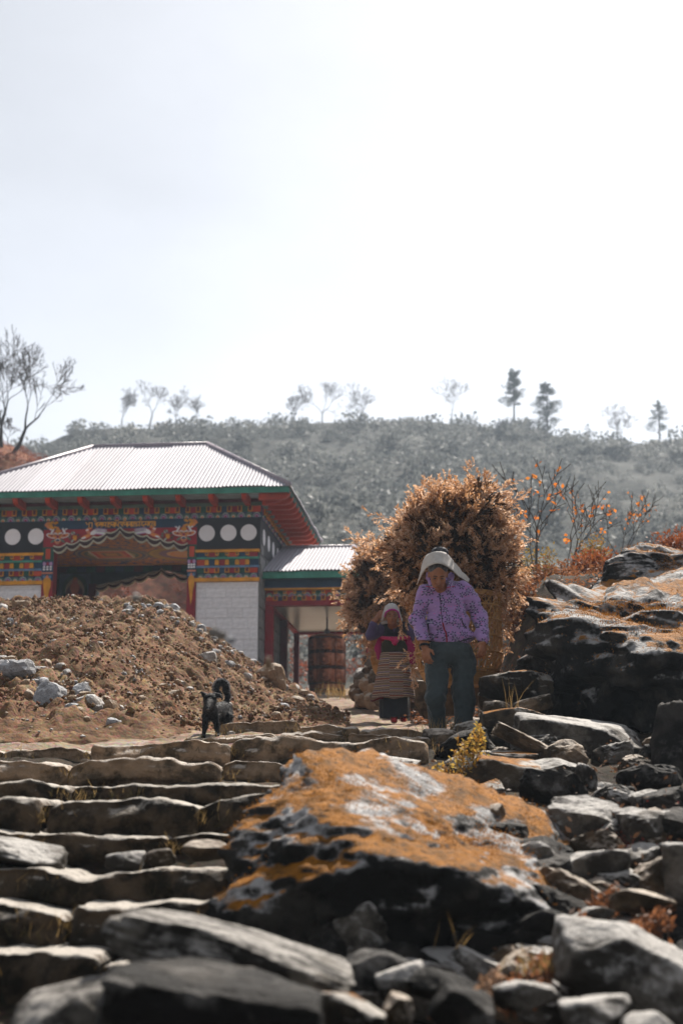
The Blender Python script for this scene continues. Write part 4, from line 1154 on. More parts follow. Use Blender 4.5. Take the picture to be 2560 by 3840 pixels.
# -- inside the passage
def mandala_mat():
    m = bpy.data.materials.new('painted mandala ceiling'); m.use_nodes = True
    nt = m.node_tree; n = nt.nodes; l = nt.links; b = n['Principled BSDF']; b.inputs['Roughness'].default_value = .7
    tc = n.new('ShaderNodeTexCoord'); se = n.new('ShaderNodeSeparateXYZ'); l.new(tc.outputs['Object'], se.inputs[0])
    def mth(op, a, b2=None):
        x = n.new('ShaderNodeMath'); x.operation = op
        for i, v in enumerate((a, b2)):
            if v is None: continue
            if isinstance(v, (int, float)): x.inputs[i].default_value = v
            else: l.new(v, x.inputs[i])
        return x.outputs[0]
    def ramp(v, st):
        r = n.new('ShaderNodeValToRGB'); r.color_ramp.interpolation = 'CONSTANT'
        while len(r.color_ramp.elements) < len(st): r.color_ramp.elements.new(.5)
        for i, (p, c) in enumerate(st): r.color_ramp.elements[i].position = p; r.color_ramp.elements[i].color = (*c, 1)
        l.new(v, r.inputs[0]); return r.outputs[0]
    def mix(f, a, b2):
        x = n.new('ShaderNodeMix'); x.data_type = 'RGBA'; l.new(f, x.inputs[0])
        for s, c in ((6, a), (7, b2)):
            if isinstance(c, tuple): x.inputs[s].default_value = (*c, 1)
            else: l.new(c, x.inputs[s])
        return x.outputs[2]
    nz = n.new('ShaderNodeTexNoise'); nz.inputs['Scale'].default_value = 9; l.new(tc.outputs['Object'], nz.inputs[0])
    orange, blue = (.42, .15, .03), (.035, .05, .10)
    dx = mth('ABSOLUTE', mth('ADD', se.outputs[0], .18)); dy = mth('ABSOLUTE', mth('SUBTRACT', se.outputs[1], 2.9))
    diag = mth('ABSOLUTE', mth('SUBTRACT', dx, mth('MULTIPLY', dy, .8)))
    bg = mix(mth('LESS_THAN', diag, .07), mix(mth('GREATER_THAN', nz.outputs[0], .47), blue, orange), blue)
    col = bg
    for cx0, cy0, st in ((-.98, 2.85, [(0, (.3, .1, .03)), (.12, (.45, .2, .04)), (.3, (.35, .06, .03)), (.45, (.25, .2, .08)), (.62, (.06, .09, .06)), (.72, (.28, .14, .05)), (.8, (.04, .05, .1)), (.88, (.2, .15, .1)), (.95, (.03, .04, .09))]),
                         (.66, 2.95, [(0, (.6, .3, .12)), (.3, (.62, .26, .07)), (.42, (.6, .35, .15)), (.5, (.16, .08, .14)), (.7, (.3, .18, .03)), (.86, (.38, .23, .03)), (.95, (.1, .1, .05))])):
        ax = mth('ABSOLUTE', mth('SUBTRACT', se.outputs[0], cx0)); ay = mth('ABSOLUTE', mth('SUBTRACT', se.outputs[1], cy0))
        rr_ = mth('DIVIDE', mth('SQRT', mth('ADD', mth('MULTIPLY', ax, ax), mth('MULTIPLY', ay, ay))), .84)
        sq = mth('DIVIDE', mth('MAXIMUM', ax, ay), .84)
        c1 = ramp(rr_, st)
        if cx0 < 0: c1 = mix(mth('LESS_THAN', sq, .52), c1, ramp(sq, [(0, (.4, .2, .05)), (.16, (.12, .1, .05)), (.24, (.45, .16, .05)), (.34, (.4, .05, .03)), (.46, (.5, .42, .3))]))
        col = mix(mth('LESS_THAN', rr_, 1.0), col, c1)
    l.new(col, b.inputs['Base Color'])
    return m
psg = empty('passage', parent=gate)
MB().box((-2.58, .12, 0), (2.43, 4.05, .03), mandala_mat()).build('passage_ceiling', psg, loc=(0, 0, 5.762))
bar('ceiling_rim', (-2.58, 4.06, 5.742), (2.43, 4.10, 5.7615), p_yel, psg)
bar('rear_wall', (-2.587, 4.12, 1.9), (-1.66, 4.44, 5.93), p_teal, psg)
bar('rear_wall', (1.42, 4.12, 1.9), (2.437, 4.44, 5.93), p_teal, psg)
mb = MB(); f2 = lambda t: 5.30+(5.68-5.30)*(.72*t+.28*t**3)
c2 = [(-1.66+(1.53)*i/14, f2(i/14)) for i in range(15)]+[(1.42-(1.55)*i/14, f2(i/14)) for i in range(14, -1, -1)][1:]
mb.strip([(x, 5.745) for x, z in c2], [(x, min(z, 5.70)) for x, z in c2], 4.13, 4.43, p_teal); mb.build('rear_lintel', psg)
valance(psg, -1.66, -.13, 5.26, 5.63, 4.125, thick=.06); valance(psg, 1.42, -.13, 5.26, 5.63, 4.125, thick=.06)
for i in range(22):
    put('frieze_block', block_mesh(.20, .12, [p_maroon, p_dgreen, p_blue, p_dgreen][i % 4]), psg, (-2.45+.222*i, 4.119, 5.60))
mb = MB(); d_ = [0]
def dd(cx, cz, rx, rz, m): d_[0] += 1; mb.disc(cx, cz, rx, rz, -.002*d_[0], 0, m, 18)
mb.box((-.36, -.001, -.42), (.36, 0, .36), p_lblue); dd(0, .0, .30, .36, p_dgreen); dd(0, -.02, .22, .27, p_cream); dd(0, -.08, .20, .20, p_maroon); dd(0, -.2, .24, .11, p_orange); dd(0, .04, .11, .14, p_pink); dd(0, .19, .06, .075, p_pink); dd(0, .26, .05, .03, p_yel)
mb.build('wall_painting', psg, loc=(-2.15, 4.119, 5.20))
bar('rear_post', (-1.80, 4.02, 1.9), (-1.64, 4.118, 5.32), p_maroon, psg)
bar('side_column', (-1.98, .25, 1.9), (-1.72, .62, 5.74), p_blue, psg)

# ------------------------------------------------------------------ shelter of the big prayer wheel
shel = empty('wheel_shelter', BO, -BA)
tag(shel, 'small open shelter with red posts and a white corrugated roof beside the gate', 'building')
s_ = {'fl': (2.70, .30, 4.90), 'fr': (5.35, .30, 4.90), 'bl': (2.70, 5.75, 4.90), 'br': (5.35, 5.75, 4.90), 'rl': (2.70, 2.98, 5.86), 'rr': (4.36, 2.98, 5.86)}
sroof = empty('roof', parent=shel); sfrz = empty('frieze', parent=shel); sfrm = empty('frame', parent=shel); swall = empty('end_wall', parent=shel)
slope(sroof, s_['fl'], s_['fr'], s_['rl'], s_['rr'], seed=5)
slope(sroof, s_['fr'], s_['br'], s_['rr'], s_['rr'], seed=6)
slope(sroof, s_['br'], (2.70, 5.75, 4.90), s_['rr'], s_['rl'], seed=7)
for a, b in (('rl', 'rr'), ('fr', 'rr'), ('br', 'rr')): hip_cap(sroof, s_[a], s_[b], .05)
bar('fascia', (2.745, .33, 4.745), (5.32, .36, 4.878), p_green, sroof)
bar('fascia', (5.29, .362, 4.745), (5.32, 5.70, 4.876), p_dgreen, sroof)
bar('soffit', (2.80, .362, 4.755), (5.288, 5.68, 4.775), p_blue, sroof)
bar('cornice', (2.78, .60, 4.585), (5.1, .78, 4.754), p_blue, sfrz)
bar('band', (2.775, .57, 4.55), (5.12, .78, 4.584), p_yel, sfrz)
bar('frieze_back', (2.78, .72, 4.345), (4.95, .86, 4.549), p_blue, sfrz)
row(sfrz, 2.79, 4.93, 4.455, 4.548, 'small', 'F', .712, .2)
run(sfrz, 2.79, 4.93, 4.425, 'arch', 'F', .70, .155, .085)
row(sfrz, 2.79, 4.93, 4.345, 4.44, 'bracket', 'F', .716, .2, 2)
bar('beam', (2.775, .70, 4.25), (4.97, .92, 4.3445), p_red, sfrm)
bar('beam', (2.78, .921, 4.262), (2.90, 5.2, 4.34), p_red, sfrm)
m_ceil = M('plywood ceiling', (.36, .42, .44), (.26, .31, .33), scale=1.1, rough=.28, spec=.6, stretch=(1, 6, 1))
bar('shelter_ceiling', (2.905, .925, 4.30), (4.90, 5.2, 4.335), m_ceil, sfrm)
bar('beam', (2.78, 5.201, 4.24), (4.9, 5.3, 4.34), p_red, sfrm)
for u, v, w in ((2.775, .72, .16), (2.79, 2.85, .14), (2.80, 5.05, .12), (4.82, .72, .16), (4.80, 2.85, .14), (4.47, 5.05, .10)):
    bar('shelter_post', (u, v, 1.9), (u+w, v+w, 4.262-(.014 if v > .8 else .014)), p_red if v < 1 else p_maroon, sfrm)
rr = np.random.default_rng(12); z = 2.1; k = 0
while z < 4.1:
    x = 4.62 - (.12 if k % 2 else 0)
    while x < 6.2:
        w = rr.uniform(.3, .42); bar('stone_block', (x+.003, 5.32, z+.003), (x+w-.003, 5.6, z+.197), m_block, swall, bev=.006); x += w
    z += .2; k += 1

# -- the wheel
m_copper = M('dark embossed copper', (.50, .20, .11), (.24, .09, .05), scale=7, rough=.36, metal=.7, bump=.7, bscale=34, contrast=.2)
m_band = M('blackened bronze', (.07, .03, .018), (.03, .013, .008), scale=8, rough=.5, metal=.5)
m_copper2 = M('worn bright copper', (.62, .27, .15), (.40, .15, .08), scale=9, rough=.32, metal=.95)
m_steel = M('dull steel', (.25, .25, .26), rough=.5, metal=.8)
ob = np.array(BO); Uv = np.array([math.cos(BA), -math.sin(BA), 0]); Vv = np.array([math.sin(BA), math.cos(BA), 0])
wp = ob+3.79*Uv+3.0*Vv; wp[2] = 2.55
wheel = empty('prayer_wheel', wp, -BA)
tag(wheel, 'big embossed copper prayer wheel hanging in the open shelter', 'prayer wheel')
MB().lathe([(.10, 0), (.36, 0), (.37, .05), (.33, .07), (.33, .12)], m_steel, 40).build('base_ring', wheel, smooth=False)
MB().lathe([(.375, .13), (.385, .14), (.385, 1.34), (.375, 1.35), (.2, 1.40), (.04, 1.42)], m_copper, 56).build('drum', wheel, smooth=True)
for z in (.16, .30, .62, .66, .96, 1.0, 1.28):
    MB().lathe([(.386, z), (.402, z+.008), (.402, z+.034), (.386, z+.042)], m_band, 56, closed=False).build('drum_band', wheel, smooth=True)
MB().tube([(0, 0, 1.41), (0, 0, 1.75)], .022, m_steel, 10).build('axle', wheel)
MB().lathe([(.05, 1.42), (.07, 1.44), (.05, 1.50), (.03, 1.52)], m_steel, 16).build('axle_collar', wheel)
def glyph():
    mb = MB()
    for pts in ([(-.09, .10), (-.02, .11), (.06, .09), (.08, .04), (.02, .01)], [(.02, .01), (.09, -.02), (.07, -.08), (-.01, -.10), (-.08, -.07)], [(-.10, .13), (.11, .13)], [(-.06, .05), (-.03, .0), (-.07, -.03)]):
        mb.tube([(a, -.393*math.cos(a/.393), b) for a, b in pts], .014, m_copper2, 6)
    mb.prism([(-.13, -.14), (.13, -.14), (.13, .155), (-.13, .155)], -.389, -.36, m_copper)
    return mb.mesh('embossed_letter', True)
gm = glyph()
for z in (.48, .82, 1.14):
    for k in range(7):
        put('embossed_letter', gm, wheel, (0, 0, z), (0, 0, k*2*math.pi/7+.02))
MB().lathe([(.62, -.25), (.62, -.02), (.58, 0), (.1, 0)], m_bare, 28).build('plinth', wheel)

# ------------------------------------------------------------------ plants
def leaf_quad(L, W, bend=.25):
    """folded narrow leaf along +z, base at the origin"""
    V = np.array([[0, 0, 0], [W/2, bend*L*.3, L*.5], [0, bend*L, L], [-W/2, bend*L*.3, L*.5]])
    return V, np.array([[0, 1, 2, 3]])
def merge(parts):
    vs, fs, o = [], [], 0
    for V, F in parts: vs.append(V); fs.append(F+o); o += len(V)
    return np.concatenate(vs), np.concatenate(fs)
def clump(n, R, L, W, seed, flat=1., shell=.55):
    """leaves spread through a ball, facing all ways"""
    r = np.random.default_rng(seed); out = []
    lv, lf = leaf_quad(L, W)
    for i in range(n):
        d = r.normal(size=3); d /= np.linalg.norm(d)
        p = d*R*(shell+(1-shell)*r.random())*np.array([1, 1, flat])
        A = align(d+r.normal(size=3)*.8, r)*r.uniform(.7, 1.25)
        out.append((lv @ A.T + p, lf))
    return merge(out)
def blobs_crown(nb, nl, R, L, W, seed, flat=.8):
    r = np.random.default_rng(seed); out = []
    for i in range(nb):
        d = r.normal(size=3); d /= np.linalg.norm(d); d[2] = abs(d[2])*.8-.15
        V, F = clump(nl, R*r.uniform(.32, .5), L, W, seed*31+i, .8)
        out.append((V+d*R*.62*np.array([1, 1, flat]), F))
    return merge(out)

def branch_tree(seed, H, spread=.55, depth=5, r0=.02, lean=(0, 0), gnarl=.16, kids=(2, 3), trunk=.42, ratio=.72, n=5, up=.18):
    """list of (pts, radii, level)"""
    r = np.random.default_rng(seed); out = []; tips = []
    def grow(p, d, L, rad, lev):
        pts = [p]; rr = [rad]; k = 5 if lev < 2 else 4
        for i in range(k):
            d = d + r.normal(size=3)*gnarl; d[2] += up*.25; d /= np.linalg.norm(d)
            p = p + d*L/k; pts.append(p); rr.append(rad*(1-.42*(i+1)/k))
            if lev > 0 and lev < depth and i in (1, 2) and r.random() < .45:
                s = r.normal(size=3); s -= d*(s@d); s /= np.linalg.norm(s)
                grow(p, (d*.7+s*spread*1.2)/1.3, L*.55, rr[-1]*.5, min(lev+2, depth))
        out.append((pts, rr, lev))
        if lev >= depth: tips.append(p); return
        m = r.integers(kids[0], kids[1]+1); a0 = r.uniform(0, 6.28)
        for j in range(m):
            u = np.cross(d, [0, 0, 1.]) if abs(d[2]) < .98 else np.array([1., 0, 0]); u /= np.linalg.norm(u); v = np.cross(d, u)
            a = a0+j*2*math.pi/m+r.uniform(-.5, .5)
            nd = d+(u*math.cos(a)+v*math.sin(a))*spread*r.uniform(.7, 1.3)
            grow(p, nd/np.linalg.norm(nd), L*ratio*r.uniform(.8, 1.15), rr[-1]*.74, lev+1)
    grow(np.zeros(3), np.array([lean[0], lean[1], 1.])/np.linalg.norm([lean[0], lean[1], 1.]), H*trunk, r0*H, 0)
    return out, tips
m_bark = M('dark bark', (.05, .042, .036), (.02, .017, .015), scale=3, rough=.9, bump=.6, bscale=20, stretch=(4, 4, 1))
m_twig = M('grey brown twigs', (.09, .072, .06), (.045, .036, .03), scale=3, rough=.9)
m_twigp = M('haze pale twigs', (.30, .28, .265), (.20, .18, .17), scale=3, rough=.9)  # far twigs coloured paler, painting in the haze before them
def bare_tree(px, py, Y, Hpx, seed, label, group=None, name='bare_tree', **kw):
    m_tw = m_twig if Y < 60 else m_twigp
    b = P(px, py, Y); H = Hpx/ppm(Y, b[2])
    B_, tips = branch_tree(seed, H, **kw)
    zmax = max(max(p[2] for p in pts) for pts, _, _ in B_); k = H/zmax
    t = empty(name, b); tag(t, label, 'tree', group)
    tr = MB(); cr = MB()
    for pts, rr, lev in B_:
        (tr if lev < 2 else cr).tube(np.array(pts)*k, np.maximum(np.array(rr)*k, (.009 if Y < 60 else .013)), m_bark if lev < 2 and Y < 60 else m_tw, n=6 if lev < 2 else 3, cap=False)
    tr.build('trunk', t, smooth=True); cr.build('crown', t)
    return t, [p*k for p in tips]
# two dark trees on the near knoll
bare_tree(5, 1745, 53.5, 545, 4, 'gnarled dark bare tree cut by the frame edge above the roof', depth=6, lean=(.03, 0), r0=.036, spread=.34, gnarl=.13, trunk=.45, ratio=.76)
bare_tree(35, 1738, 52.5, 500, 9, 'forked dark bare tree leaning outward above the roof', depth=6, lean=(.40, 0), r0=.036, spread=.30, gnarl=.12, trunk=.50, ratio=.74)
bare_tree(40, 1700, 56.0, 180, 15, 'small bare tree behind the forked dark tree', depth=5, r0=.02, spread=.6)
# pale bare trees along the skyline
SKT = [(455,1590,122,3,'wispy bare tree, first of the skyline row above the roof ridge'),(560,1590,150,21,'broad bare tree on the skyline above the roof ridge'),(660,1592,128,5,'round bare tree on the skyline above the roof ridge end'),(745,1590,112,22,'slim bare tree, last of the skyline cluster above the roof'),
       (1110,1595,118,8,'bare tree on the skyline straight above the wheel shelter'),(1210,1592,150,19,'tall thin bare tree on the skyline left of the bundle'),(1370,1590,150,28,'wide faint bare tree on the skyline above the second carrier'),(1690,1570,150,30,'largest rounded bare tree on the skyline above the big bundle'),(2330,1650,130,35,'faint bare tree on the skyline between the evergreens')]
for px, py, hp, sd_, lb in SKT:
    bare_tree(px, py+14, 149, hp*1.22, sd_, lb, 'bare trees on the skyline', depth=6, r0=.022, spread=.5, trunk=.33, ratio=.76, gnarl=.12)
m_needle = leafmat('dark evergreen', [(.018, .026, .018), (.035, .05, .034), (.06, .075, .05)], transl=.25, scale=.5)
def conifer(px, py, Y, Hpx, seed, label, wide=.28, start=.25, tiers=12):
    b = P(px, py, Y); H = Hpx/ppm(Y, b[2]); r = np.random.default_rng(seed)
    t = empty('conifer', b); tag(t, label, 'tree', 'evergreens on the skyline')
    mb = MB(); mb.tube([(0, 0, -.5), (.02*H, 0, H*.5), (0, 0, H)], [.022*H, .015*H, .004*H], m_bark, 6)
    out = []
    for i in range(tiers):
        f = start+(1-start)*i/tiers
        for j in range(r.integers(2, 5)):
            a = r.uniform(0, 6.28); L = H*wide*(1.05-f*.75)*r.uniform(.45, 1.2)
            e = np.array([math.cos(a)*L, math.sin(a)*L, H*(f+.03)+.1*L]); s0 = np.array([0, 0, H*f])
            mb.tube([s0, (s0+e)/2+(0, 0, .05*L), e], [.006*H, .004*H, .002*H], m_bark, 3, False)
            for q in range(4):
                V, F = clump(26, L*.34, H*.032, H*.013, seed*97+i*13+j*5+q, .4, .2)
                out.append((V+s0+(e-s0)*(.45+.2*q)+r.normal(size=3)*L*.05, F))
    mb.build('trunk', t); V, F = merge(out); mk('crown', V, F, m_needle, t)
conifer(1925, 1580, 149, 195, 2, 'tall slender evergreen standing on the skyline above the bundle', wide=.30, start=.34, tiers=17)
conifer(2050, 1610, 147, 180, 6, 'bushy dark evergreen beside the tall slender one', wide=.42, start=.10, tiers=18)
conifer(2470, 1640, 147, 140, 11, 'wind bent evergreen on the skyline at the frame edge', wide=.34, start=.15, tiers=12)
conifer(2205, 1640, 148, 55, 13, 'tiny evergreen tip on the skyline', wide=.4, start=.1, tiers=6)

# -- the wooded hillside: one mass nobody could count
m_wood = leafmat('hazy evergreen scrub', [(.05, .055, .054), (.105, .113, .108), (.185, .19, .178), (.31, .31, .285)], transl=.38, rough=.6, scale=.12, spec=.25)  # lightened grey leaves carry part of the distance haze as painted colour
prot = [blobs_crown(6, 17, 1.0, .24, .14, 60+k, .85) for k in range(6)]
r = np.random.default_rng(33); pl = []
N = 3300
Y0 = 46+112*r.random(N)**.85; X0 = r.uniform(-1, 1, N)*(.30*Y0+8); Z0 = HILL(X0, Y0); N0 = fbm(p3(X0*.09, Y0*.09), 2, 71)
for i in range(N):
    s = (.45+1.25*r.random()**2.0)*(.8+.45*(Y0[i]/150))
    if N0[i] < -.35: s *= .5
    pl.append((i % 6, align([r.normal(0, .15), r.normal(0, .15), 1], r)*s, np.array([X0[i], Y0[i], Z0[i]+.30*s])))
V, F = scatter_mesh(prot, pl)
tag(mk('woods', V, F, m_wood), 'hazy grey green wooded hillside behind the gate', 'woods', kind='stuff')
# dry red and brown scrub at the foot of the hill, seen through the gate and the shelter
m_scrub = leafmat('rusty scrub', [(.05, .03, .02), (.16, .055, .03), (.30, .08, .04), (.24, .15, .09)], transl=.4, scale=.35)
prot = [blobs_crown(6, 26, .8, .13, .07, 160+k, .8) for k in range(4)]; pl = []
for i in range(520):
    y = r.uniform(36.5, 52); x = r.uniform(-11.5, 14)*y/45
    if -3 < x*28/y < 2.5 and y < 38: continue
    if -.045 < x/y < .025 and r.random() < .75: continue
    z = max(float(HILL(x, y)), float(G(x, y)) if y < 47 else -9); s = r.uniform(.5, 1.3)
    pl.append((i % 4, align([0, 0, 1], r)*s, np.array([x, y, z+.2*s])))
V, F = scatter_mesh(prot, pl)
tag(mk('scrub', V, F, m_scrub), 'dry rusty scrub at the foot of the wooded hill', 'scrub', kind='stuff')
# tufts on the knoll
pl = []
for i in range(620):
    x = r.uniform(-22, -1.5); y = r.uniform(47, 57); s = r.uniform(.2, .55) if x < -9 else r.uniform(.35, .9)
    pl.append((i % 4, align([0, 0, 1], r)*s, np.array([x, y, float(KN(x, y))+.05])))
V, F = scatter_mesh(prot, pl); tag(mk('undergrowth', V, F, m_scrub), 'rusty tufts on the knoll under the bare trees', 'undergrowth', kind='stuff')

# -- shrubs right of the bundle
def bush(px0, py0, px1, py1, Y, mat, seed, label, nb=14, nl=70, L=.05, W=.022, name='shrub'):
    b = P((px0+px1)/2, py1, Y); s = ppm(Y, b[2]); w, h_ = (px1-px0)/s/2, (py1-py0)/s
    t = empty(name, b); tag(t, label, 'shrub', 'shrubs on the bank')
    r = np.random.default_rng(seed); out = []; mb = MB()
    for i in range(nb):
        c = np.array([r.uniform(-.85, .85)*w, r.uniform(-.5, .5)*w*.7, h_*(.12+.80*r.random()**.8)]); c[0] *= 1-.35*c[2]/h_
        mb.tube([np.array([c[0]*.3, c[1]*.3, 0]), c*np.array([.7, .7, .55]), c], [.012, .008, .004], m_twig, 4, False)
        V, F = clump(nl, r.uniform(.13, .22), L, W, seed*71+i, 1.3, .15); out.append((V+c, F))
    V, F = merge(out); mk('foliage', V, F, mat, t); mb.build('stems', t)
m_rust = leafmat('rust red leaves', [(.07, .022, .010), (.18, .048, .016), (.32, .095, .025), (.20, .045, .024)], transl=.5, scale=2)
m_brownleaf = leafmat('brown dry leaves', [(.10, .045, .022), (.22, .085, .035), (.34, .15, .07)], transl=.45, scale=2)
m_olive = leafmat('yellow olive leaves', [(.12, .085, .02), (.28, .19, .04), (.34, .12, .03)], transl=.45, scale=2)
bush(1975,2150,2190,2330,15.2,m_brownleaf,2,'brown shrub just right of the leafy bundle',nb=26,nl=90)
bush(2130,2070,2330,2290,15.8,m_rust,3,'bright rust red shrub behind the huge boulder',nb=26,nl=90)
bush(2060,2130,2200,2300,17.5,m_brownleaf,4,'dark brown shrub between the rust red and brown shrubs',nb=16,nl=80)
bush(2170,2030,2280,2160,18.2,m_olive,5,'olive leaved shrub topping the red shrubs',nb=14,nl=60)
bush(1940,2075,2080,2200,17.8,m_olive,6,'yellowish shrub at the foot of the orange leaved sapling',nb=14,nl=70)
bush(2440,2012,2680,2110,16.5,m_rust,7,'rust red shrub peeking over the capping rock',nb=22,nl=80)
bush(1900,2200,2060,2420,14.2,m_brownleaf,8,'shaded brown shrub behind the wicker basket',nb=24,nl=80)
rb = np.random.default_rng(77); pl = []
prb = [clump(70, .22, .05, .022, 900+k, .8, .1) for k in range(4)]
X0 = rb.uniform(.9, 5.5, 420); Y0 = rb.uniform(12.6, 24, 420); Z0 = G(X0, Y0)
for i in range(420): pl.append((i % 4, align([0, 0, 1], rb)*rb.uniform(.5, 1.2), np.array([X0[i], Y0[i], Z0[i]+.06])))
V, F = scatter_mesh(prb, pl); tag(mk('undergrowth', V, F, m_brownleaf), 'low brown undergrowth covering the bank behind the boulders', 'undergrowth', kind='stuff')
m_oleaf = leafmat('orange autumn leaves', [(.40, .09, .02), (.62, .19, .025), (.58, .24, .05)], transl=.55, scale=3)
def sapling(px, py, Y, Hpx, seed, label, nst, nleaf, lean=0.):
    b = P(px, py, Y); H = Hpx/ppm(Y, b[2]); r = np.random.default_rng(seed)
    t = empty('sapling', b); tag(t, label, 'sapling', 'saplings on the bank'); mb = MB(); out = []; lv, lf = leaf_quad(.06, .045)
    for k in range(nst):
        B_, tips = branch_tree(seed*7+k, H*r.uniform(.75, 1.), depth=3, r0=.009, lean=(r.uniform(-.45, .5)+lean, r.uniform(-.3, .3)), spread=.42, gnarl=.11, trunk=.42, ratio=.72, kids=(2, 2))
        zm = max(max(p[2] for p in q[0]) for q in B_); kk = H*r.uniform(.7, 1.)/zm
        for pts, rr, lev in B_: mb.tube(np.array(pts)*kk, np.maximum(np.array(rr)*kk, .0045), m_twig, 4, False)
        for i in range(nleaf):
            q = B_[r.integers(len(B_))][0]; p = np.array(q[r.integers(1, len(q))])*kk
            for _ in range(r.integers(1, 4)):
                A = align(r.normal(size=3)+np.array([0, 0, -.6]), r)*r.uniform(.6, 1.2); out.append((lv @ A.T+p+r.normal(size=3)*.02, lf))
    mb.build('stem', t); V, F = merge(out); mk('foliage', V, F, m_oleaf, t)
sapling(2010, 2190, 17.0, 490, 3, 'slender bare sapling with sparse orange leaves beside the bundle', 4, 8)
sapling(2120, 2200, 18.0, 430, 5, 'spreading bare sapling with orange leaves above the red shrubs', 4, 9, .25)
sapling(2330, 2120, 21.0, 300, 8, 'thin twiggy sapling behind the capping rock', 4, 9, .1)

# -- stones of the retaining wall beside the path
wallr = empty('dry_stone_wall', P(1400, 2620, 20.5)); tag(wallr, 'rough dry stone retaining wall behind the woman with the striped apron', 'wall')
r = np.random.default_rng(14); o0 = P(1400, 2620, 20.5)
for i in range(70):
    px = r.uniform(1350, 1640); top = np.interp(px, [1350, 1385, 1420, 1640], [2560, 2470, 2455, 2480]); py = r.uniform(top, 2660)
    yy = np.interp(px, [1350, 1640], [21.2, 18.0]); q = P(px, py, yy+r.uniform(-.1, .1)); w0 = r.uniform(.09, .2)
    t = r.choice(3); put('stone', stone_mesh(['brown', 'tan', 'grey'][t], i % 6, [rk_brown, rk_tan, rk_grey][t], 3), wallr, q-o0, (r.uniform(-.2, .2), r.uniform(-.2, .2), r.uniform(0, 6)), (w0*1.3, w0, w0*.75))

# -- grass between the steps, dry leaves and moss
blade = (np.array([[-.5, 0, 0], [.5, 0, 0], [.35, .07, .55], [-.35, .07, .55], [0, .25, 1.]]), np.array([[0, 1, 2], [0, 2, 3], [3, 2, 4]]))
def grass_at(pts, mat, name, label, Lr=(.04, .12), wd=.004, seed=1, lean=.5, parent=None):
    r = np.random.default_rng(seed); pl = []
    for p in pts:
        L = r.uniform(*Lr); A = align([r.normal(0, lean), r.normal(0, lean)-.15, 1], r) @ np.diag([wd*r.uniform(.6, 1.4), L, L]); pl.append((0, A, np.asarray(p)))
    V, F = scatter_mesh([blade], pl)
    return tag(mk(name, V, F, mat, parent), label if not parent else None, 'grass' if not parent else None, kind='stuff')
m_straw = leafmat('dry straw grass', [(.10, .07, .03), (.30, .19, .07), (.46, .32, .14)], transl=.4, scale=2)
m_grassd = leafmat('dull olive grass', [(.018, .018, .008), (.05, .042, .016), (.12, .085, .03)], transl=.3, scale=2)
r = np.random.default_rng(44); pa = []; pb = []
for e_, yf, rise, tr_ in SL:
    w = np.array([P(a, b, yf) for a, b in e_]); n_ = int((w[-1, 0]-w[0, 0])*240)
    xs_ = r.uniform(w[0, 0], w[-1, 0], n_); ks = fbm(p3(xs_*2.3, xs_*0+yf*3), 2, 5)
    for x, k_ in zip(xs_, ks):
        zt = np.interp(x, w[:, 0], w[:, 2])
        if k_ < -.05: continue
        if r.random() < .85: pb.append((x, yf-.03-r.random()*.03, zt-rise*r.uniform(.35, 1.15)-.02))
        else: pa.append((x, yf-.02, zt-rise*r.uniform(.1, .8)))
grass_at(pb, m_grassd, 'grass', 'dark dry grass hanging on the step risers', (.02, .07), .0035, 2)
ends = []
for e_, yf, rise, tr_ in SL:
    for px, py in (e_[0], e_[-1]):
        q = P(px, py, yf)
        for _ in range(26): ends.append(q+np.array([r.normal(0, .05), r.uniform(-.04, .05), -.06+r.uniform(-.05, .02)]))
grass_at(pa+ends, m_straw, 'grass', 'straw coloured tufts in the joints of the steps', (.03, .08), .003, 3)
def tuft(px, py, Y, n, R, mat, L, label, seed, wd=.004, cat='grass tuft', lean=.35):
    q = P(px, py, Y); rr = np.random.default_rng(seed)
    o = grass_at([q+np.array([rr.normal(0, R), rr.normal(0, R), 0]) for _ in range(n)], mat, 'grass_tuft', label, L, wd, seed, lean)
    o['kind'] = 'stuff'; o['category'] = cat; return o
tuft(1655, 2770, 11.3, 130, .10, m_straw, (.08, .22), 'dry purplish tuft at the carriers shoe', 1)
tuft(1905, 2680, 11.0, 12, .05, m_straw, (.15, .36), 'few long straw stalks against the rocks by the basket', 2, .0035, lean=.2)
tuft(60, 2735, 12.2, 220, .12, m_straw, (.05, .13), 'yellow tuft at the left foot of the earth heap', 3)
tuft(150, 2660, 13.0, 120, .08, m_straw, (.05, .13), 'small straw tuft under the pale stones of the heap', 4)
tuft(1250, 2608, 24.0, 40, .12, m_straw, (.1, .3), 'straw tuft at the foot of the prayer wheel', 5, .006)
tuft(1700, 3560, 5.6, 5, .03, m_straw, (.10, .16), 'long dry blades before the large mossy boulder', 6, .003)
tuft(2080, 3640, 5.3, 120, .08, m_straw, (.04, .10), 'dry tuft between the boulder and the white topped rock', 7)
tuft(1345, 2612, 21.5, 220, .25, m_straw, (.1, .28), 'dry grass clump at the foot of the retaining wall', 8, .008)
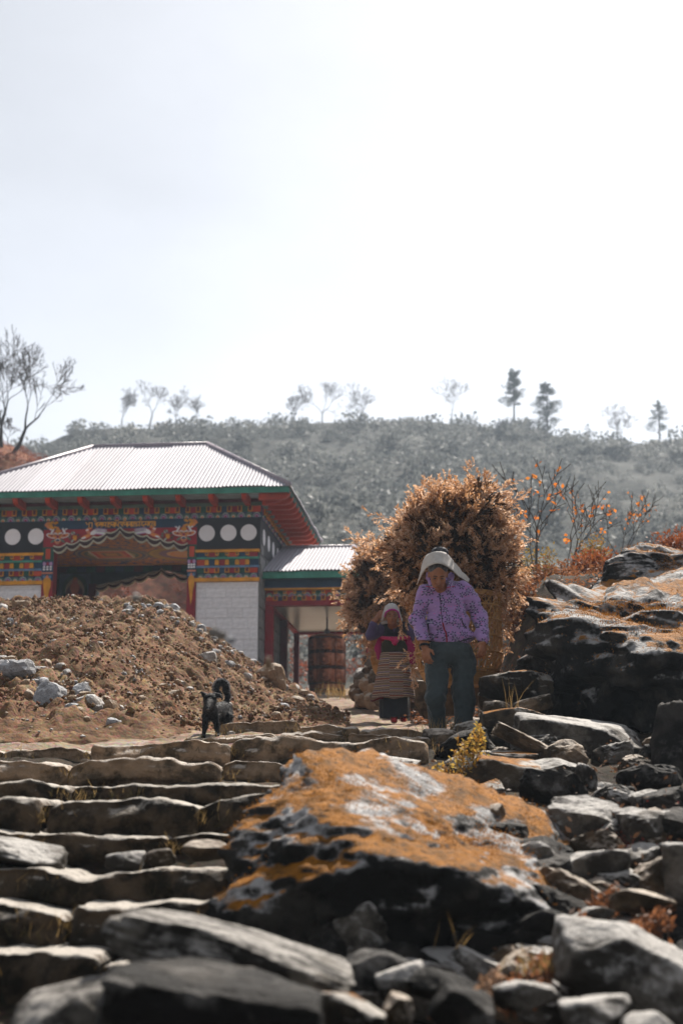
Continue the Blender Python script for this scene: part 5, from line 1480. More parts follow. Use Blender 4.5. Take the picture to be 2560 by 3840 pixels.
# yellow lit leafy plant between steps and rocks
def leafy(px0, py0, px1, py1, Y, n, mat, seed, label, L=.03, W=.016, name='leafy_plant', nl=9):
    rr = np.random.default_rng(seed); b = P((px0+px1)/2, py1, Y); t = empty(name, b); tag(t, label, 'plant'); out = []; mb = MB(); lv, lf = leaf_quad(L, W)
    for i in range(n):
        u = rr.random(); px = px0+(px1-px0)*(u+rr.normal(0, .08)); py = py1+(py0-py1)*np.clip(u+rr.normal(0, .16), 0, 1.05)
        c = P(px, py, Y+rr.uniform(-.1, .15)+.9*(1-(py-py0)/(py1-py0))*.5)-b
        mb.tube([c-np.array([0, -.02, .07]), c], [.003, .0015], m_twig, 3, False)
        for k in range(nl):
            A = align(rr.normal(size=3)+np.array([0, 0, .5]), rr)*rr.uniform(.6, 1.3); out.append((lv @ A.T+c-np.array([0, 0, .07])*rr.random(), lf))
    V, F = merge(out); mk('foliage', V, F, mat, t); tag(mb.build('stems', t), kind='stuff')
m_litterp = leafmat('pale dry leaves', [(.16, .09, .05), (.30, .18, .11), (.42, .28, .2)], transl=.4, scale=4)
m_ylw = leafmat('yellow backlit leaves', [(.12, .055, .015), (.36, .17, .025), (.46, .30, .07), (.22, .18, .03)], transl=.5, scale=5)
leafy(1610, 2725, 1815, 2960, 8.75, 85, m_ylw, 3, 'yellow backlit leafy plant spilling between the steps and the rocks')
leafy(1680, 2900, 1780, 3010, 8.9, 50, m_ylw, 4, 'little yellow plant at the edge of the large mossy boulder')
leafy(2380, 2900, 2480, 3030, 8.3, 26, m_rust, 5, 'small red leaved plant in the dark hollow', nl=6)
leafy(2150, 3080, 2200, 3120, 7.3, 10, m_oleaf, 6, 'tiny orange plant on the squat brown rock', nl=6)
leafy(2140, 3330, 2310, 3480, 5.75, 60, m_brownleaf, 11, 'brown dry plant between the pyramid rock and the white topped rock', nl=7)
leafy(2340, 3390, 2520, 3500, 5.5, 60, m_brownleaf, 12, 'brown withered plant above the big corner rock', nl=7)
leafy(1890, 3590, 2060, 3720, 4.95, 60, m_brownleaf, 13, 'withered plant at the right foot of the large mossy boulder', nl=7)
leafy(1760, 3640, 1880, 3720, 4.75, 30, m_litterp, 14, 'pale dry sprig low before the large mossy boulder', nl=7)
m_litter = leafmat('leaf litter', [(.05, .026, .014), (.11, .052, .026), (.19, .10, .055), (.26, .18, .12)], transl=.3, scale=4)
r = np.random.default_rng(9); pl = []; lq = leaf_quad(.032, .018, .5)
px_, py_ = r.uniform(1280, 2620, 4200), r.uniform(2800, 3840, 4200)
ok = r.random(4200) < np.interp(px_, [1280, 2050, 2150, 2620], [.25, .3, 1, 1])*np.interp(py_, [2800, 3200, 3350, 3500, 3840], [.3, .6, 1, 1, .7])
for q in hits(px_[ok], py_[ok], 3.4, 14): pl.append((0, align(np.array([r.normal(), r.normal(), .35]), r)*r.uniform(.6, 1.4), q+np.array([0, 0, .02+.14*r.random()**2])))
V, F = scatter_mesh([lq], pl); tag(mk('leaf_litter', V, F, m_litter), 'brown fallen leaves between the rocks beside the large boulder', 'leaf litter', kind='stuff')
m_redcover = leafmat('crimson ground cover', [(.10, .012, .012), (.24, .03, .02), (.30, .10, .05)], transl=.4, scale=4); pl = []
for q in hits(r.uniform(2230, 2620, 1500), r.normal(3185, 38, 1500), 3.4, 14): pl.append((0, align(r.normal(size=3)+np.array([0, 0, .8]), r)*r.uniform(.3, .6), q+np.array([0, 0, .03+.07*r.random()])))
V, F = scatter_mesh([lq], pl); tag(mk('ground_cover', V, F, m_redcover), 'crimson creeping plant below the tall dark rock', 'ground cover', kind='stuff')

# -- moss pile on the boulders
def moss(rock, n, seed, L=(.012, .03), thr=.30, mat=None, ext=1.):
    me = rock.data; nv = len(me.vertices); co = np.empty(nv*3, np.float32); no = np.empty(nv*3, np.float32)
    me.vertices.foreach_get('co', co); me.vertices.foreach_get('normal', no); co = co.reshape(-1, 3).astype(float); no = no.reshape(-1, 3).astype(float)
    rr = np.random.default_rng(seed); wv = co+np.array(rock.location)
    sc = no[:, 2]*.55+fbm(wv*3.2, 4, seed)*.42
    ok = np.where(sc > thr)[0]; pick = rr.choice(ok, n); pl = []
    for i in pick:
        Ln = rr.uniform(*L); d = no[i]+rr.normal(size=3)*.45
        A = align(d, rr) @ np.diag([.0045*ext, Ln, Ln]); pl.append((0, A, co[i]+rr.normal(size=3)*.012))
    V, F = scatter_mesh([blade], pl); tag(mk('moss', V, F, mat or m_moss, rock), kind='stuff')
m_moss = leafmat('ochre moss', [(.14, .055, .008), (.28, .11, .012), (.38, .17, .025)], transl=.35, scale=6)
moss(hero, 5000, 3, (.006, .014), .48); moss(bigb, 9000, 4, (.008, .02), .48, ext=1.3); moss(upb, 2500, 5, (.008, .02), .46, ext=1.3)


# ------------------------------------------------------------------ people
from mathutils.bvhtree import BVHTree
def cloth(name, col, col2=None, scale=14, bump=.25, bscale=120, rough=.9, sheen=.25): return M('cloth '+name, col, col2, scale=scale, rough=rough, bump=bump, bscale=bscale, sheen=sheen, spec=.15)
m_skin = M('weathered brown skin', (.30, .125, .062), (.20, .078, .038), scale=18, rough=.55, bump=.15, bscale=90, spec=.3)
m_eye = M('dark eyes', (.012, .008, .006), rough=.3, spec=.5)
m_hair = M('dark hair', (.012, .010, .010), rough=.5)
c_pants = cloth('slate trousers', (.050, .063, .066), (.034, .044, .047)); c_dark = cloth('black trim', (.010, .010, .013)); c_zip = cloth('red zip', (.28, .006, .02)); c_pink = cloth('pink edge', (.50, .02, .12))
c_strap = cloth('unbleached strap', (.56, .53, .50), (.42, .38, .34), scale=30, bump=.4, bscale=200)
def floral():
    """purple fleece printed with dark outlined flowers and small dots"""
    m = bpy.data.materials.new('cloth purple flowers'); m.use_nodes = True
    nt = m.node_tree; n = nt.nodes; l = nt.links; b = n['Principled BSDF']; b.inputs['Roughness'].default_value = .92; b.inputs['Specular IOR Level'].default_value = .12; b.inputs['Sheen Weight'].default_value = .3
    tc = n.new('ShaderNodeTexCoord'); sp = n.new('ShaderNodeSeparateXYZ'); l.new(tc.outputs['Object'], sp.inputs[0])
    def mth(op, a, b2=None, c=None):
        x = n.new('ShaderNodeMath'); x.operation = op
        for i, v in enumerate((a, b2, c)):
            if v is None: continue
            if isinstance(v, (int, float)): x.inputs[i].default_value = v
            else: l.new(v, x.inputs[i])
        return x.outputs[0]
    cb = n.new('ShaderNodeCombineXYZ'); l.new(mth('ADD', sp.outputs[0], mth('MULTIPLY', sp.outputs[1], .6)), cb.inputs[0]); l.new(sp.outputs[2], cb.inputs[1])
    def mix(f, a, b2):
        x = n.new('ShaderNodeMix'); x.data_type = 'RGBA'; l.new(f, x.inputs[0])
        for s, c in ((6, a), (7, b2)):
            if isinstance(c, tuple): x.inputs[s].default_value = (*c, 1)
            else: l.new(c, x.inputs[s])
        return x.outputs[2]
    def vor(scale, rnd):
        v = n.new('ShaderNodeTexVoronoi'); v.voronoi_dimensions = '2D'; v.inputs['Scale'].default_value = scale; v.inputs['Randomness'].default_value = rnd; l.new(cb.outputs[0], v.inputs['Vector']); return v
    v1 = vor(16, .8)
    sb = n.new('ShaderNodeVectorMath'); sb.operation = 'SUBTRACT'; l.new(cb.outputs[0], sb.inputs[0])
    l.new(v1.outputs['Position'], sb.inputs[1])
    s2 = n.new('ShaderNodeSeparateXYZ'); l.new(sb.outputs[0], s2.inputs[0])
    ang = mth('ARCTAN2', s2.outputs[1], s2.outputs[0]); ln = n.new('ShaderNodeVectorMath'); ln.operation = 'LENGTH'; l.new(sb.outputs[0], ln.inputs[0]); rad = ln.outputs['Value']
    sc = n.new('ShaderNodeSeparateColor'); l.new(v1.outputs['Color'], sc.inputs[0])
    pet = mth('MULTIPLY_ADD', mth('COSINE', mth('ADD', mth('MULTIPLY', ang, 5), mth('MULTIPLY', sc.outputs[0], 6.28))), .38, .62)
    q = mth('DIVIDE', rad, mth('MULTIPLY', pet, .027))
    base = (.30, .185, .40)
    v2 = vor(34, 1.); s3 = n.new('ShaderNodeSeparateColor'); l.new(v2.outputs['Color'], s3.inputs[0])
    dots = mth('MULTIPLY', mth('LESS_THAN', v2.outputs['Distance'], .16), mth('GREATER_THAN', s3.outputs[1], .45))
    c = mix(dots, base, mix(mth('GREATER_THAN', s3.outputs[0], .6), (.36, .24, .45), (.50, .12, .32)))
    c = mix(mth('LESS_THAN', q, 1.0), c, (.022, .024, .06)); c = mix(mth('LESS_THAN', q, .60), c, (.19, .15, .29)); c = mix(mth('LESS_THAN', rad, .004), c, (.40, .42, .48))
    l.new(c, b.inputs['Base Color'])
    nb = n.new('ShaderNodeTexNoise'); nb.inputs['Scale'].default_value = 160; l.new(tc.outputs['Object'], nb.inputs[0]); bp = n.new('ShaderNodeBump'); bp.inputs['Strength'].default_value = .35; bp.inputs['Distance'].default_value = .01
    l.new(nb.outputs[0], bp.inputs['Height']); l.new(bp.outputs[0], b.inputs['Normal'])
    return m

def frame(fwd, up):
    f = np.asarray(fwd, float); f /= np.linalg.norm(f); u = np.asarray(up, float); u -= f*(u@f); u /= np.linalg.norm(u)
    return np.stack([np.cross(f, u), f, u], 1)        # columns: side, forward, up
def add_head(S_, c, R, s=1., neck=None):
    L = lambda x, f, u: c + R @ (np.array([x, f, u])*s)
    T = R.T
    S_.ell(L(0, -.012, .03), np.array([.075, .092, .088])*s, .02, T).ell(L(0, .02, -.03), np.array([.062, .068, .085])*s, .03, T).ell(L(0, .045, -.088), np.array([.042, .036, .028])*s, .03, T)
    for x in (-1, 1):
        S_.ell(L(x*.036, .062, -.036), np.array([.025, .020, .022])*s, .02, T).ell(L(x*.030, .080, .014), np.array([.026, .010, .008])*s, .012, T)
        S_.ell(L(x*.031, .099, -.004), np.array([.017, .014, .010])*s, .012, T, sub=True).ell(L(x*.031, .079, -.006), np.array([.012, .010, .008])*s, .004, T)
        S_.ell(L(x*.076, -.012, -.02), np.array([.009, .018, .030])*s, .008, T)
    S_.cone(L(0, .083, .002), L(0, .108, -.036), .008*s, .0135*s, .012)
    for x in (-1, 1): S_.ell(L(x*.012, .096, -.040), np.array([.009, .009, .008])*s, .006, T)
    S_.ell(L(0, .085, -.064), np.array([.024, .010, .0065])*s, .006, T).ell(L(0, .083, -.077), np.array([.021, .010, .007])*s, .006, T)
    if neck is not None: S_.cone(L(0, -.02, -.07), neck, .052*s, .06*s, .03)
def face_bits(parent, o0, c, R, s=1.):
    L = lambda x, f, u: c + R @ (np.array([x, f, u])*s) - o0
    for x in (-1, 1):
        V, F = ico(2); mk('eye', V*np.array([.0125, .006, .0055])*s @ R.T + L(x*.031, .0855, -.0055), F, m_eye, parent, smooth=True)
        mb = MB(); mb.tube([L(x*.012, .0905, .017), L(x*.030, .0925, .021), L(x*.050, .080, .014)], [.003*s, .004*s, .0025*s], m_hair, 5); mb.build('eyebrow', parent)
    mb = MB(); mb.tube([L(-.022, .090, -.071), L(0, .0955, -.0705), L(.022, .090, -.071)], .002*s, M('mouth line', (.07, .02, .015)), 5); mb.build('mouth', parent)
def add_hand(S_, w, d, thumb, curl, s=1., spread=.021):
    """wrist w, pointing d, thumb towards thumb; fingers bend towards curl"""
    d = np.asarray(d, float); d /= np.linalg.norm(d); t = np.asarray(thumb, float); t -= d*(t@d); t /= np.linalg.norm(t); c = np.asarray(curl, float); c -= d*(c@d)+t*(c@t); c /= np.linalg.norm(c)
    S_.cone(w-d*.03*s, w+d*.015*s, .026*s, .026*s, .02)
    Rm = np.stack([t, c, d], 0)
    S_.ell(w+d*.048*s, np.array([.042, .017, .046])*s, .012, Rm)
    for i, (L, sp) in enumerate(((.070, 1.5), (.080, .5), (.075, -.5), (.060, -1.5))):
        p = w+d*(.082-.004*abs(sp))*s+t*sp*spread*s; dr = d.copy(); rad = .0098*s
        a = .35+.06*i
        for k in range(3):
            dr = dr*math.cos(a)+c*math.sin(a) if k == 0 else (dr*math.cos(.55)+np.cross(np.cross(d, c), dr)*math.sin(.55)); dr /= np.linalg.norm(dr)
            e = p+dr*L*s*(.45, .32, .25)[k]; S_.cone(p, e, rad, rad*.9, .005); p = e; rad *= .9
    p = w+d*.022*s+t*.030*s
    e = p+(d*.5+t*.65+c*.35)*.038*s; S_.cone(p, e, .0135*s, .0115*s, .01); e2 = e+(d*.85+t*.1+c*.35)*.034*s; S_.cone(e, e2, .0112*s, .009*s, .006)
def surf(V, F):
    return BVHTree.FromPolygons([tuple(p) for p in V], [tuple(map(int, f)) for f in F])
def on(bvh, px, py, off=.003):
    """point of a surface seen at a photo pixel, lifted towards the viewer's side"""
    d = Vector(P(px, py, 1.0)).normalized(); h_ = bvh.ray_cast(Vector((0, 0, 0)), d)
    return None if h_[0] is None else np.array(h_[0]) + np.array(h_[1])*off
def seam(name, bvh, pix, rad, mat, parent, o0, off=.002):
    fine = []
    for (a, b), (c, d) in zip(pix[:-1], pix[1:]):
        for k in range(6): fine.append((a+(c-a)*k/6, b+(d-b)*k/6))
    fine.append(pix[-1]); pts = [on(bvh, x, y, off) for x, y in fine]; pts = [p-o0 for p in pts if p is not None]
    if len(pts) > 1: MB().tube(pts, rad, mat, 5).build(name, parent, smooth=True)
def wr(amp, sc, seed, dirs=(1, 1, 1)):
    return lambda X: fbm(X*np.array(dirs)*sc, 3, seed)*amp

# -- the front carrier
Y1 = 12.0; g1 = P(1690, 2748, Y1); q = P
hc = q(1641, 2150, 11.72); HR = frame((.0, -.80, -.60), (0, -.60, .80))
B1 = Sdf(); add_head(B1, hc, HR, 1.0, q(1655, 2215, 11.95))
B1.ell(q(1672, 2280, 12.0), (.15, .10, .17), .05).ell(q(1688, 2400, 12.05), (.16, .11, .15), .05)
B1.chain([q(1592, 2220, 11.97), q(1556, 2325, 12.0), q(1592, 2428, 11.86)], [.045, .038, .028]); B1.chain([q(1738, 2210, 11.97), q(1800, 2312, 12.03), q(1810, 2408, 11.92)], [.045, .038, .028])
add_hand(B1, q(1593, 2430, 11.86), (.10, -.25, -.95), (.75, -.6, .1), (.55, .5, .0)); add_hand(B1, q(1810, 2408, 11.91), (-.10, -.25, -.95), (-.75, -.6, .1), (-.55, .5, .0))
B1.chain([q(1640, 2470, 12.02), q(1630, 2612, 11.93), q(1636, 2742, 12.08)], [.075, .055, .04]); B1.chain([q(1735, 2470, 12.02), q(1738, 2620, 12.0), q(1742, 2752, 11.98)], [.075, .055, .04])
V, F = B1.mesh(.0055)
per1 = mk('person', V, F, m_skin, smooth=True, origin=g1)
tag(per1, 'person in a purple flowered jacket and slate trousers, bent under a huge leafy load', 'person')
face_bits(per1, g1, hc, HR)
J = Sdf()
J.ell(q(1668, 2262, 11.98), (.178, .125, .15), .05).ell(q(1678, 2330, 12.0), (.182, .135, .13), .05).ell(q(1690, 2385, 12.03), (.200, .148, .10), .05).cone(q(1605, 2222, 11.97), q(1728, 2212, 11.98), .082, .082, .05).ell(q(1660, 2205, 11.97), (.10, .09, .07), .04)
J.chain([q(1592, 2228, 11.97), q(1562, 2320, 12.0), q(1592, 2418, 11.87)], [.075, .062, .048], .025); J.chain([q(1740, 2222, 11.98), q(1798, 2312, 12.03), q(1809, 2400, 11.93)], [.077, .062, .050], .025)
J.cone(q(1605, 2160, 11.93), q(1625, 2203, 11.82), .026, .020, .015).cone(q(1690, 2155, 11.93), q(1684, 2200, 11.82), .026, .020, .015).cone(q(1606, 2170, 12.02), q(1688, 2165, 12.02), .03, .03, .02)
hz1 = q(1690, 2416, 12.0); fold = lambda X: fbm(X*np.array([8, 8, 15.]), 4, 4)*.013 + (np.abs(fbm(X*np.array([12, 12, 26.]), 3, 9))-.4)*.008
V, F = J.mesh(.007, cuts=[(hz1+np.array([0, 0, .005]), (-.05, 0, -1.))], wrinkle=fold)
jbv = surf(V, F); jacket = mk('jacket', V, F, floral(), per1, smooth=True, origin=g1); jacket.location = (0, 0, 0)
per1['label'] = per1['label']
seam('zip', jbv, [(1647, 2212), (1650, 2250), (1655, 2310), (1660, 2350)], .0028, c_dark, jacket, g1); seam('zip', jbv, [(1659, 2335), (1665, 2360), (1672, 2376), (1675, 2412)], .006, c_zip, jacket, g1)
seam('collar_edge', jbv, [(1596, 2199), (1620, 2202), (1642, 2206)], .0032, c_pink, jacket, g1); seam('collar_edge', jbv, [(1660, 2206), (1680, 2203), (1704, 2198)], .0032, c_pink, jacket, g1)
seam('pocket', jbv, [(1606, 2336), (1604, 2360), (1606, 2380)], .004, c_dark, jacket, g1); seam('pocket', jbv, [(1728, 2320), (1734, 2340), (1748, 2358)], .004, c_dark, jacket, g1)
seam('hem', jbv, [(1605, 2404), (1640, 2411), (1676, 2413), (1720, 2406), (1770, 2392)], .006, c_dark, jacket, g1, -.001)
for a, b in ((q(1592, 2430, 11.86), q(1592, 2421, 11.87)), (q(1810, 2411, 11.92), q(1809, 2402, 11.93))):
    MB().tube([b-g1, a-g1], [.047, .046], c_dark, 16, False).build('cuff', per1, smooth=True)
T = Sdf(); T.ell(q(1688, 2445, 12.03), (.203, .150, .12), .05)
T.chain([q(1641, 2475, 12.02), q(1630, 2612, 11.92), q(1636, 2742, 12.06)], [.112, .088, .066], .03); T.chain([q(1734, 2475, 12.03), q(1738, 2620, 12.0), q(1741, 2752, 11.97)], [.112, .090, .068], .03)
V, F = T.mesh(.007, cuts=[(q(1690, 2752, 12.0), (0, 0, -1.))], wrinkle=lambda X: fbm(X*np.array([7, 7, 12.]), 4, 14)*.016 + np.abs(fbm(X*np.array([16, 16, 5.]), 2, 19))*.010)
tr_ = mk('trousers', V, F, c_pants, per1, smooth=True, origin=g1); tr_.location = (0, 0, 0)
for a, yy in ((1632, 12.0), (1741, 11.9)):
    V, F = ico(3); c = q(a, 2752, yy)-g1; V = V*np.array([.05, .12, .045]); V[:, 2] = np.maximum(V[:, 2], -.03); mk('shoe', V+c+np.array([0, -.05, 0]), F, c_dark, per1, smooth=True)
K = Sdf(); K.ell(hc+HR @ np.array([0, -.02, .040]), np.array([.083, .094, .085]), .02, HR.T).ell(q(1648, 2072, 11.85), np.array([.075, .06, .05]), .03)
c_band = cloth('black scarf with pale print', (.010, .010, .012), (.10, .10, .11), scale=42, rough=.8); 
V, F = K.mesh(.006, cuts=[(hc+HR @ np.array([0, .055, .035]), HR @ np.array([0, .35, -1.]))])
o = mk('headscarf', V, F, c_band, per1, smooth=True, origin=g1); o.location = (0, 0, 0)

# -- tumpline strap over the head down to the basket
def ribbon(name, front, back, mat, label, cat, th=.006, seed=0):
    n = 40; f = np.array(front); b = np.array(back)
    def res(a):
        d = np.r_[0, np.cumsum(np.linalg.norm(np.diff(a, axis=0), axis=1))]; t = np.linspace(0, d[-1], n)
        s = np.stack([np.interp(t, d, a[:, k]) for k in range(3)], 1)
        for _ in range(4): s[1:-1] = (s[:-2]+2*s[1:-1]+s[2:])/4
        return s
    f, b = res(f), res(b); m = 9; V = np.zeros((n, m, 3))
    for j in range(m):
        u = j/(m-1); V[:, j] = f*(1-u)+b*u
    V += (fbm(V*22, 2, seed)*.004)[..., None]
    o = mk(name, V, grid_faces(n, m), mat, smooth=True, origin=np.array([V[:, 0, 0].mean(), V[..., 1].mean(), V[..., 2].min()]))
    md = o.modifiers.new('thickness', 'SOLIDIFY'); md.thickness = th; md.offset = 0
    return tag(o, label, cat)
fr = [q(1562, 2194, 12.1), q(1582, 2150, 11.80), q(1600, 2124, 11.62), q(1640, 2109, 11.52), q(1680, 2126, 11.62), q(1712, 2156, 11.82), q(1754, 2184, 12.15)]
bk = [q(1570, 2168, 12.2), q(1586, 2100, 11.85), q(1602, 2076, 11.68), q(1640, 2064, 11.58), q(1678, 2076, 11.68), q(1708, 2116, 11.9), q(1758, 2172, 12.2)]
ribbon('head_strap', fr, bk, c_strap, 'pale cloth strap over the head of the purple jacket carrier', 'strap', seed=3)

# -- the second carrier
Y2 = 17.0; g2 = P(1478, 2712, Y2)
hc2 = q(1468, 2306, 16.78); HR2 = frame((.05, -.96, -.25), (0, -.25, .96))
B2 = Sdf(); add_head(B2, hc2, HR2, 1.0, q(1474, 2352, 16.95))
B2.ell(q(1476, 2375, 17.0), (.14, .09, .15), .05).ell(q(1476, 2450, 17.0), (.14, .1, .14), .05)
B2.chain([q(1430, 2360, 17.0), q(1392, 2378, 16.9), q(1400, 2338, 16.84), q(1413, 2318, 16.82)], [.045, .04, .033, .027]); add_hand(B2, q(1414, 2317, 16.82), (.55, .0, .75), (.55, -.2, -.6), (.4, .9, -.1), .95)
B2.chain([q(1522, 2360, 17.0), q(1552, 2392, 17.05), q(1570, 2352, 16.95)], [.045, .038, .03]); add_hand(B2, q(1571, 2350, 16.95), (-.2, .1, .9), (-.6, -.4, .1), (.2, .9, 0), .95)
B2.chain([q(1455, 2480, 17.0), q(1462, 2600, 17.0), q(1476, 2700, 16.95)], [.07, .055, .04]); B2.chain([q(1500, 2480, 17.0), q(1506, 2600, 17.05), q(1511, 2695, 17.1)], [.07, .055, .04])
V, F = B2.mesh(.0065)
per2 = mk('person', V, F, m_skin, smooth=True, origin=g2)
tag(per2, 'person in a striped apron and dark dress, one hand at the headcloth, walking behind', 'person')
face_bits(per2, g2, hc2, HR2)
def wear(name, S_, h, mat, per, g, **kw):
    V, F = S_.mesh(h, **kw); o = mk(name, V, F, mat, per, smooth=True, origin=g); o.location = (0, 0, 0); return V, F
c_vest = cloth('dark vest', (.020, .019, .026), (.014, .013, .018)); c_slv = cloth('violet blue sleeve', (.085, .062, .14), (.06, .045, .10)); c_olive = cloth('olive blouse', (.040, .036, .018), (.028, .025, .012)); c_skirt = cloth('charcoal skirt', (.028, .030, .036), (.018, .020, .024)); c_sash = cloth('pink sash', (.55, .035, .13), (.40, .02, .09)); c_sash2 = cloth('magenta sash end', (.33, .012, .10), (.24, .01, .07))
c_cap = cloth('white headcloth', (.50, .48, .46), (.36, .34, .33), scale=20); c_mag = cloth('magenta edge', (.42, .03, .24)); c_red = cloth('red shoe', (.46, .028, .04), (.34, .02, .03))
wear('blouse', Sdf().ell(q(1477, 2430, 17.0), (.165, .13, .13), .04), .009, c_olive, per2, g2, wrinkle=wr(.006, 14, 3))
vv, vf = wear('vest', Sdf().ell(q(1477, 2368, 17.0), (.168, .118, .125), .04).cone(q(1440, 2352, 17.0), q(1515, 2352, 17.0), .07, .07, .04), .008, c_vest, per2, g2, wrinkle=wr(.006, 12, 5), cuts=[(q(1475, 2396, 17), (0, 0, -1.))])
wear('sleeve', Sdf().chain([q(1434, 2360, 16.98), q(1391, 2381, 16.89), q(1398, 2346, 16.84)], [.070, .066, .055], .03), .008, c_slv, per2, g2, wrinkle=wr(.006, 16, 6))
wear('sleeve', Sdf().chain([q(1520, 2360, 17.0), q(1553, 2393, 17.05), q(1562, 2370, 16.98)], [.070, .064, .05], .03), .008, c_slv, per2, g2, wrinkle=wr(.006, 16, 7))
wear('neckline', Sdf().cone(q(1474, 2346, 16.90), q(1478, 2368, 16.885), .035, .008, .01), .006, c_slv, per2, g2)
def loft(rings, n=72, seed=0, fold=.0, nf=9):
    V = []
    for k, (c, rx, ry) in enumerate(rings):
        f = k/(len(rings)-1)
        for i in range(n):
            a = 2*math.pi*i/n; w = 1+fold*f*math.sin(nf*a+seed+1.5*math.sin(2*a))
            V.append(np.asarray(c)+np.array([rx*math.cos(a)*w, ry*math.sin(a)*w, 0]))
    F = np.array([[k*n+i, k*n+(i+1) % n, (k+1)*n+(i+1) % n, (k+1)*n+i] for k in range(len(rings)-1) for i in range(n)])
    return np.array(V), F
wz = lambda py: q(1478, py, 17.0)
V, F = loft([(wz(2450), .15, .13), (wz(2550), .17, .15), (wz(2640), .18, .16), (wz(2692), .175, .16)], seed=2, fold=.035); mk('skirt', V-g2, F, c_skirt, per2, smooth=True)
def stripes():
    m = bpy.data.materials.new('woven striped apron'); m.use_nodes = True; nt = m.node_tree; n = nt.nodes; l = nt.links; b = n['Principled BSDF']; b.inputs['Roughness'].default_value = .9
    tc = n.new('ShaderNodeTexCoord'); sp = n.new('ShaderNodeSeparateXYZ'); l.new(tc.outputs['Object'], sp.inputs[0])
    def mth(op, a, b2):
        x = n.new('ShaderNodeMath'); x.operation = op
        for i, v in enumerate((a, b2)):
            if isinstance(v, (int, float)): x.inputs[i].default_value = v
            else: l.new(v, x.inputs[i])
        return x.outputs[0]
    off = mth('ADD', mth('MULTIPLY', mth('GREATER_THAN', sp.outputs[0], -.06), .037), mth('MULTIPLY', mth('GREATER_THAN', sp.outputs[0], .10), .053))
    z = mth('MODULO', mth('ADD', mth('MULTIPLY', mth('ADD', sp.outputs[2], off), 6.1), 20.), 1.)
    r = n.new('ShaderNodeValToRGB'); r.color_ramp.interpolation = 'CONSTANT'
    cs = [(.42, .30, .20), (.10, .05, .03), (.30, .07, .04), (.06, .045, .03), (.40, .30, .22), (.13, .08, .13), (.05, .04, .03), (.36, .25, .17), (.08, .06, .03), (.24, .10, .05), (.45, .35, .26), (.05, .045, .04), (.20, .13, .20), (.34, .24, .15), (.06, .05, .02), (.26, .16, .09), (.08, .05, .05), (.38, .28, .2), (.12, .06, .05), (.07, .05, .04)]
    while len(r.color_ramp.elements) < len(cs): r.color_ramp.elements.new(.5)
    for i, c in enumerate(cs): r.color_ramp.elements[i].position = i/len(cs); r.color_ramp.elements[i].color = (*c, 1)
    l.new(z, r.inputs[0]); l.new(r.outputs[0], b.inputs['Base Color']); return m
n = 40; rows = np.linspace(0, 1, 26); V = np.zeros((len(rows), n, 3))
for k, f in enumerate(rows):
    c = wz(2450+f*(2622-2450)); c[0] -= .012*f
    rx, ry = .168+.088*f, .15+.05*f
    a = np.linspace(math.pi*1.02, math.pi*1.98, n)
    w = 1+.035*f*np.sin(6*a+1.2)
    V[k] = c+np.stack([rx*np.cos(a)*w, ry*np.sin(a)*w, .012*np.sin(5*a)*f], 1)
ap = mk('apron', V-g2, grid_faces(len(rows), n), stripes(), per2, smooth=True); md = ap.modifiers.new('thickness', 'SOLIDIFY'); md.thickness = .008
MB().tube(V[-1, :14]-g2+np.array([0, 0, -.012]), .013, cloth('dark red hem', (.12, .012, .014)), 6).build('apron_hem', per2, smooth=True)
MB().tube([wz(2396)-g2+np.array([.178*math.cos(t), .135*math.sin(t), .012*math.cos(2*t)]) for t in np.linspace(0, 6.283, 34)], .022, c_sash, 8).build('sash', per2, smooth=True)
V, F = Sdf().cone(q(1466, 2396, 16.84), q(1486, 2404, 16.83), .028, .024, .015).ell(q(1478, 2412, 16.83), (.034, .025, .026), .015).mesh(.006, wrinkle=wr(.006, 40, 2)); mk('sash_knot', V-g2, F, c_sash, per2, smooth=True)
for pts, rad in (([(1422, 2398, 16.95), (1417, 2430, 16.98), (1420, 2466, 17.0)], [.03, .045, .03]), ([(1528, 2392, 16.95), (1540, 2430, 16.98), (1543, 2478, 17.0)], [.03, .055, .05])):
    S_ = Sdf(); S_.chain([q(*p) for p in pts], rad, .02, (1, 2.2, 1)); V, F = S_.mesh(.008, wrinkle=wr(.006, 20, 4)); mk('sash_end', V-g2, F, c_sash2, per2, smooth=True)
for a, b, yy in ((1477, 2702, 16.9), (1512, 2698, 17.05)):
    S_ = Sdf().ell(q(a, b, yy), (.040, .085, .04), .02).cone(q(a, b-4, yy+.04), q(a, b-20, yy+.05), .036, .04, .02); V, F = S_.mesh(.007, cuts=[(q(a, b+9, yy), (0, 0, -1.))]); mk('shoe', V-g2, F, c_red, per2, smooth=True)
K = Sdf().ell(hc2+HR2 @ np.array([0, -.03, .045]), np.array([.092, .105, .095]), .02, HR2.T).chain([hc2+HR2 @ np.array([-.08, .0, .03]), hc2+HR2 @ np.array([-.10, -.02, -.06]), q(1433, 2336, 16.9)], [.02, .022, .018], .03).chain([hc2+HR2 @ np.array([.08, .0, .03]), hc2+HR2 @ np.array([.11, -.04, -.06])], [.02, .02], .03)
wear('headcloth', K, .007, c_cap, per2, g2, cuts=[], wrinkle=wr(.004, 30, 9))
K = Sdf().ell(hc2+HR2 @ np.array([0, .03, -.03]), np.array([.066, .05, .075]), .02, HR2.T)
L2 = lambda x, f, u: hc2+HR2 @ np.array([x, f, u])-g2
MB().tube([L2(-.105, .0, -.085), L2(-.088, .035, -.02), L2(-.072, .062, .04), L2(-.035, .082, .068), L2(0, .086, .076), L2(.035, .082, .068), L2(.072, .062, .04), L2(.088, .03, -.02)], .011, c_mag, 8).build('headcloth_edge', per2, smooth=True)

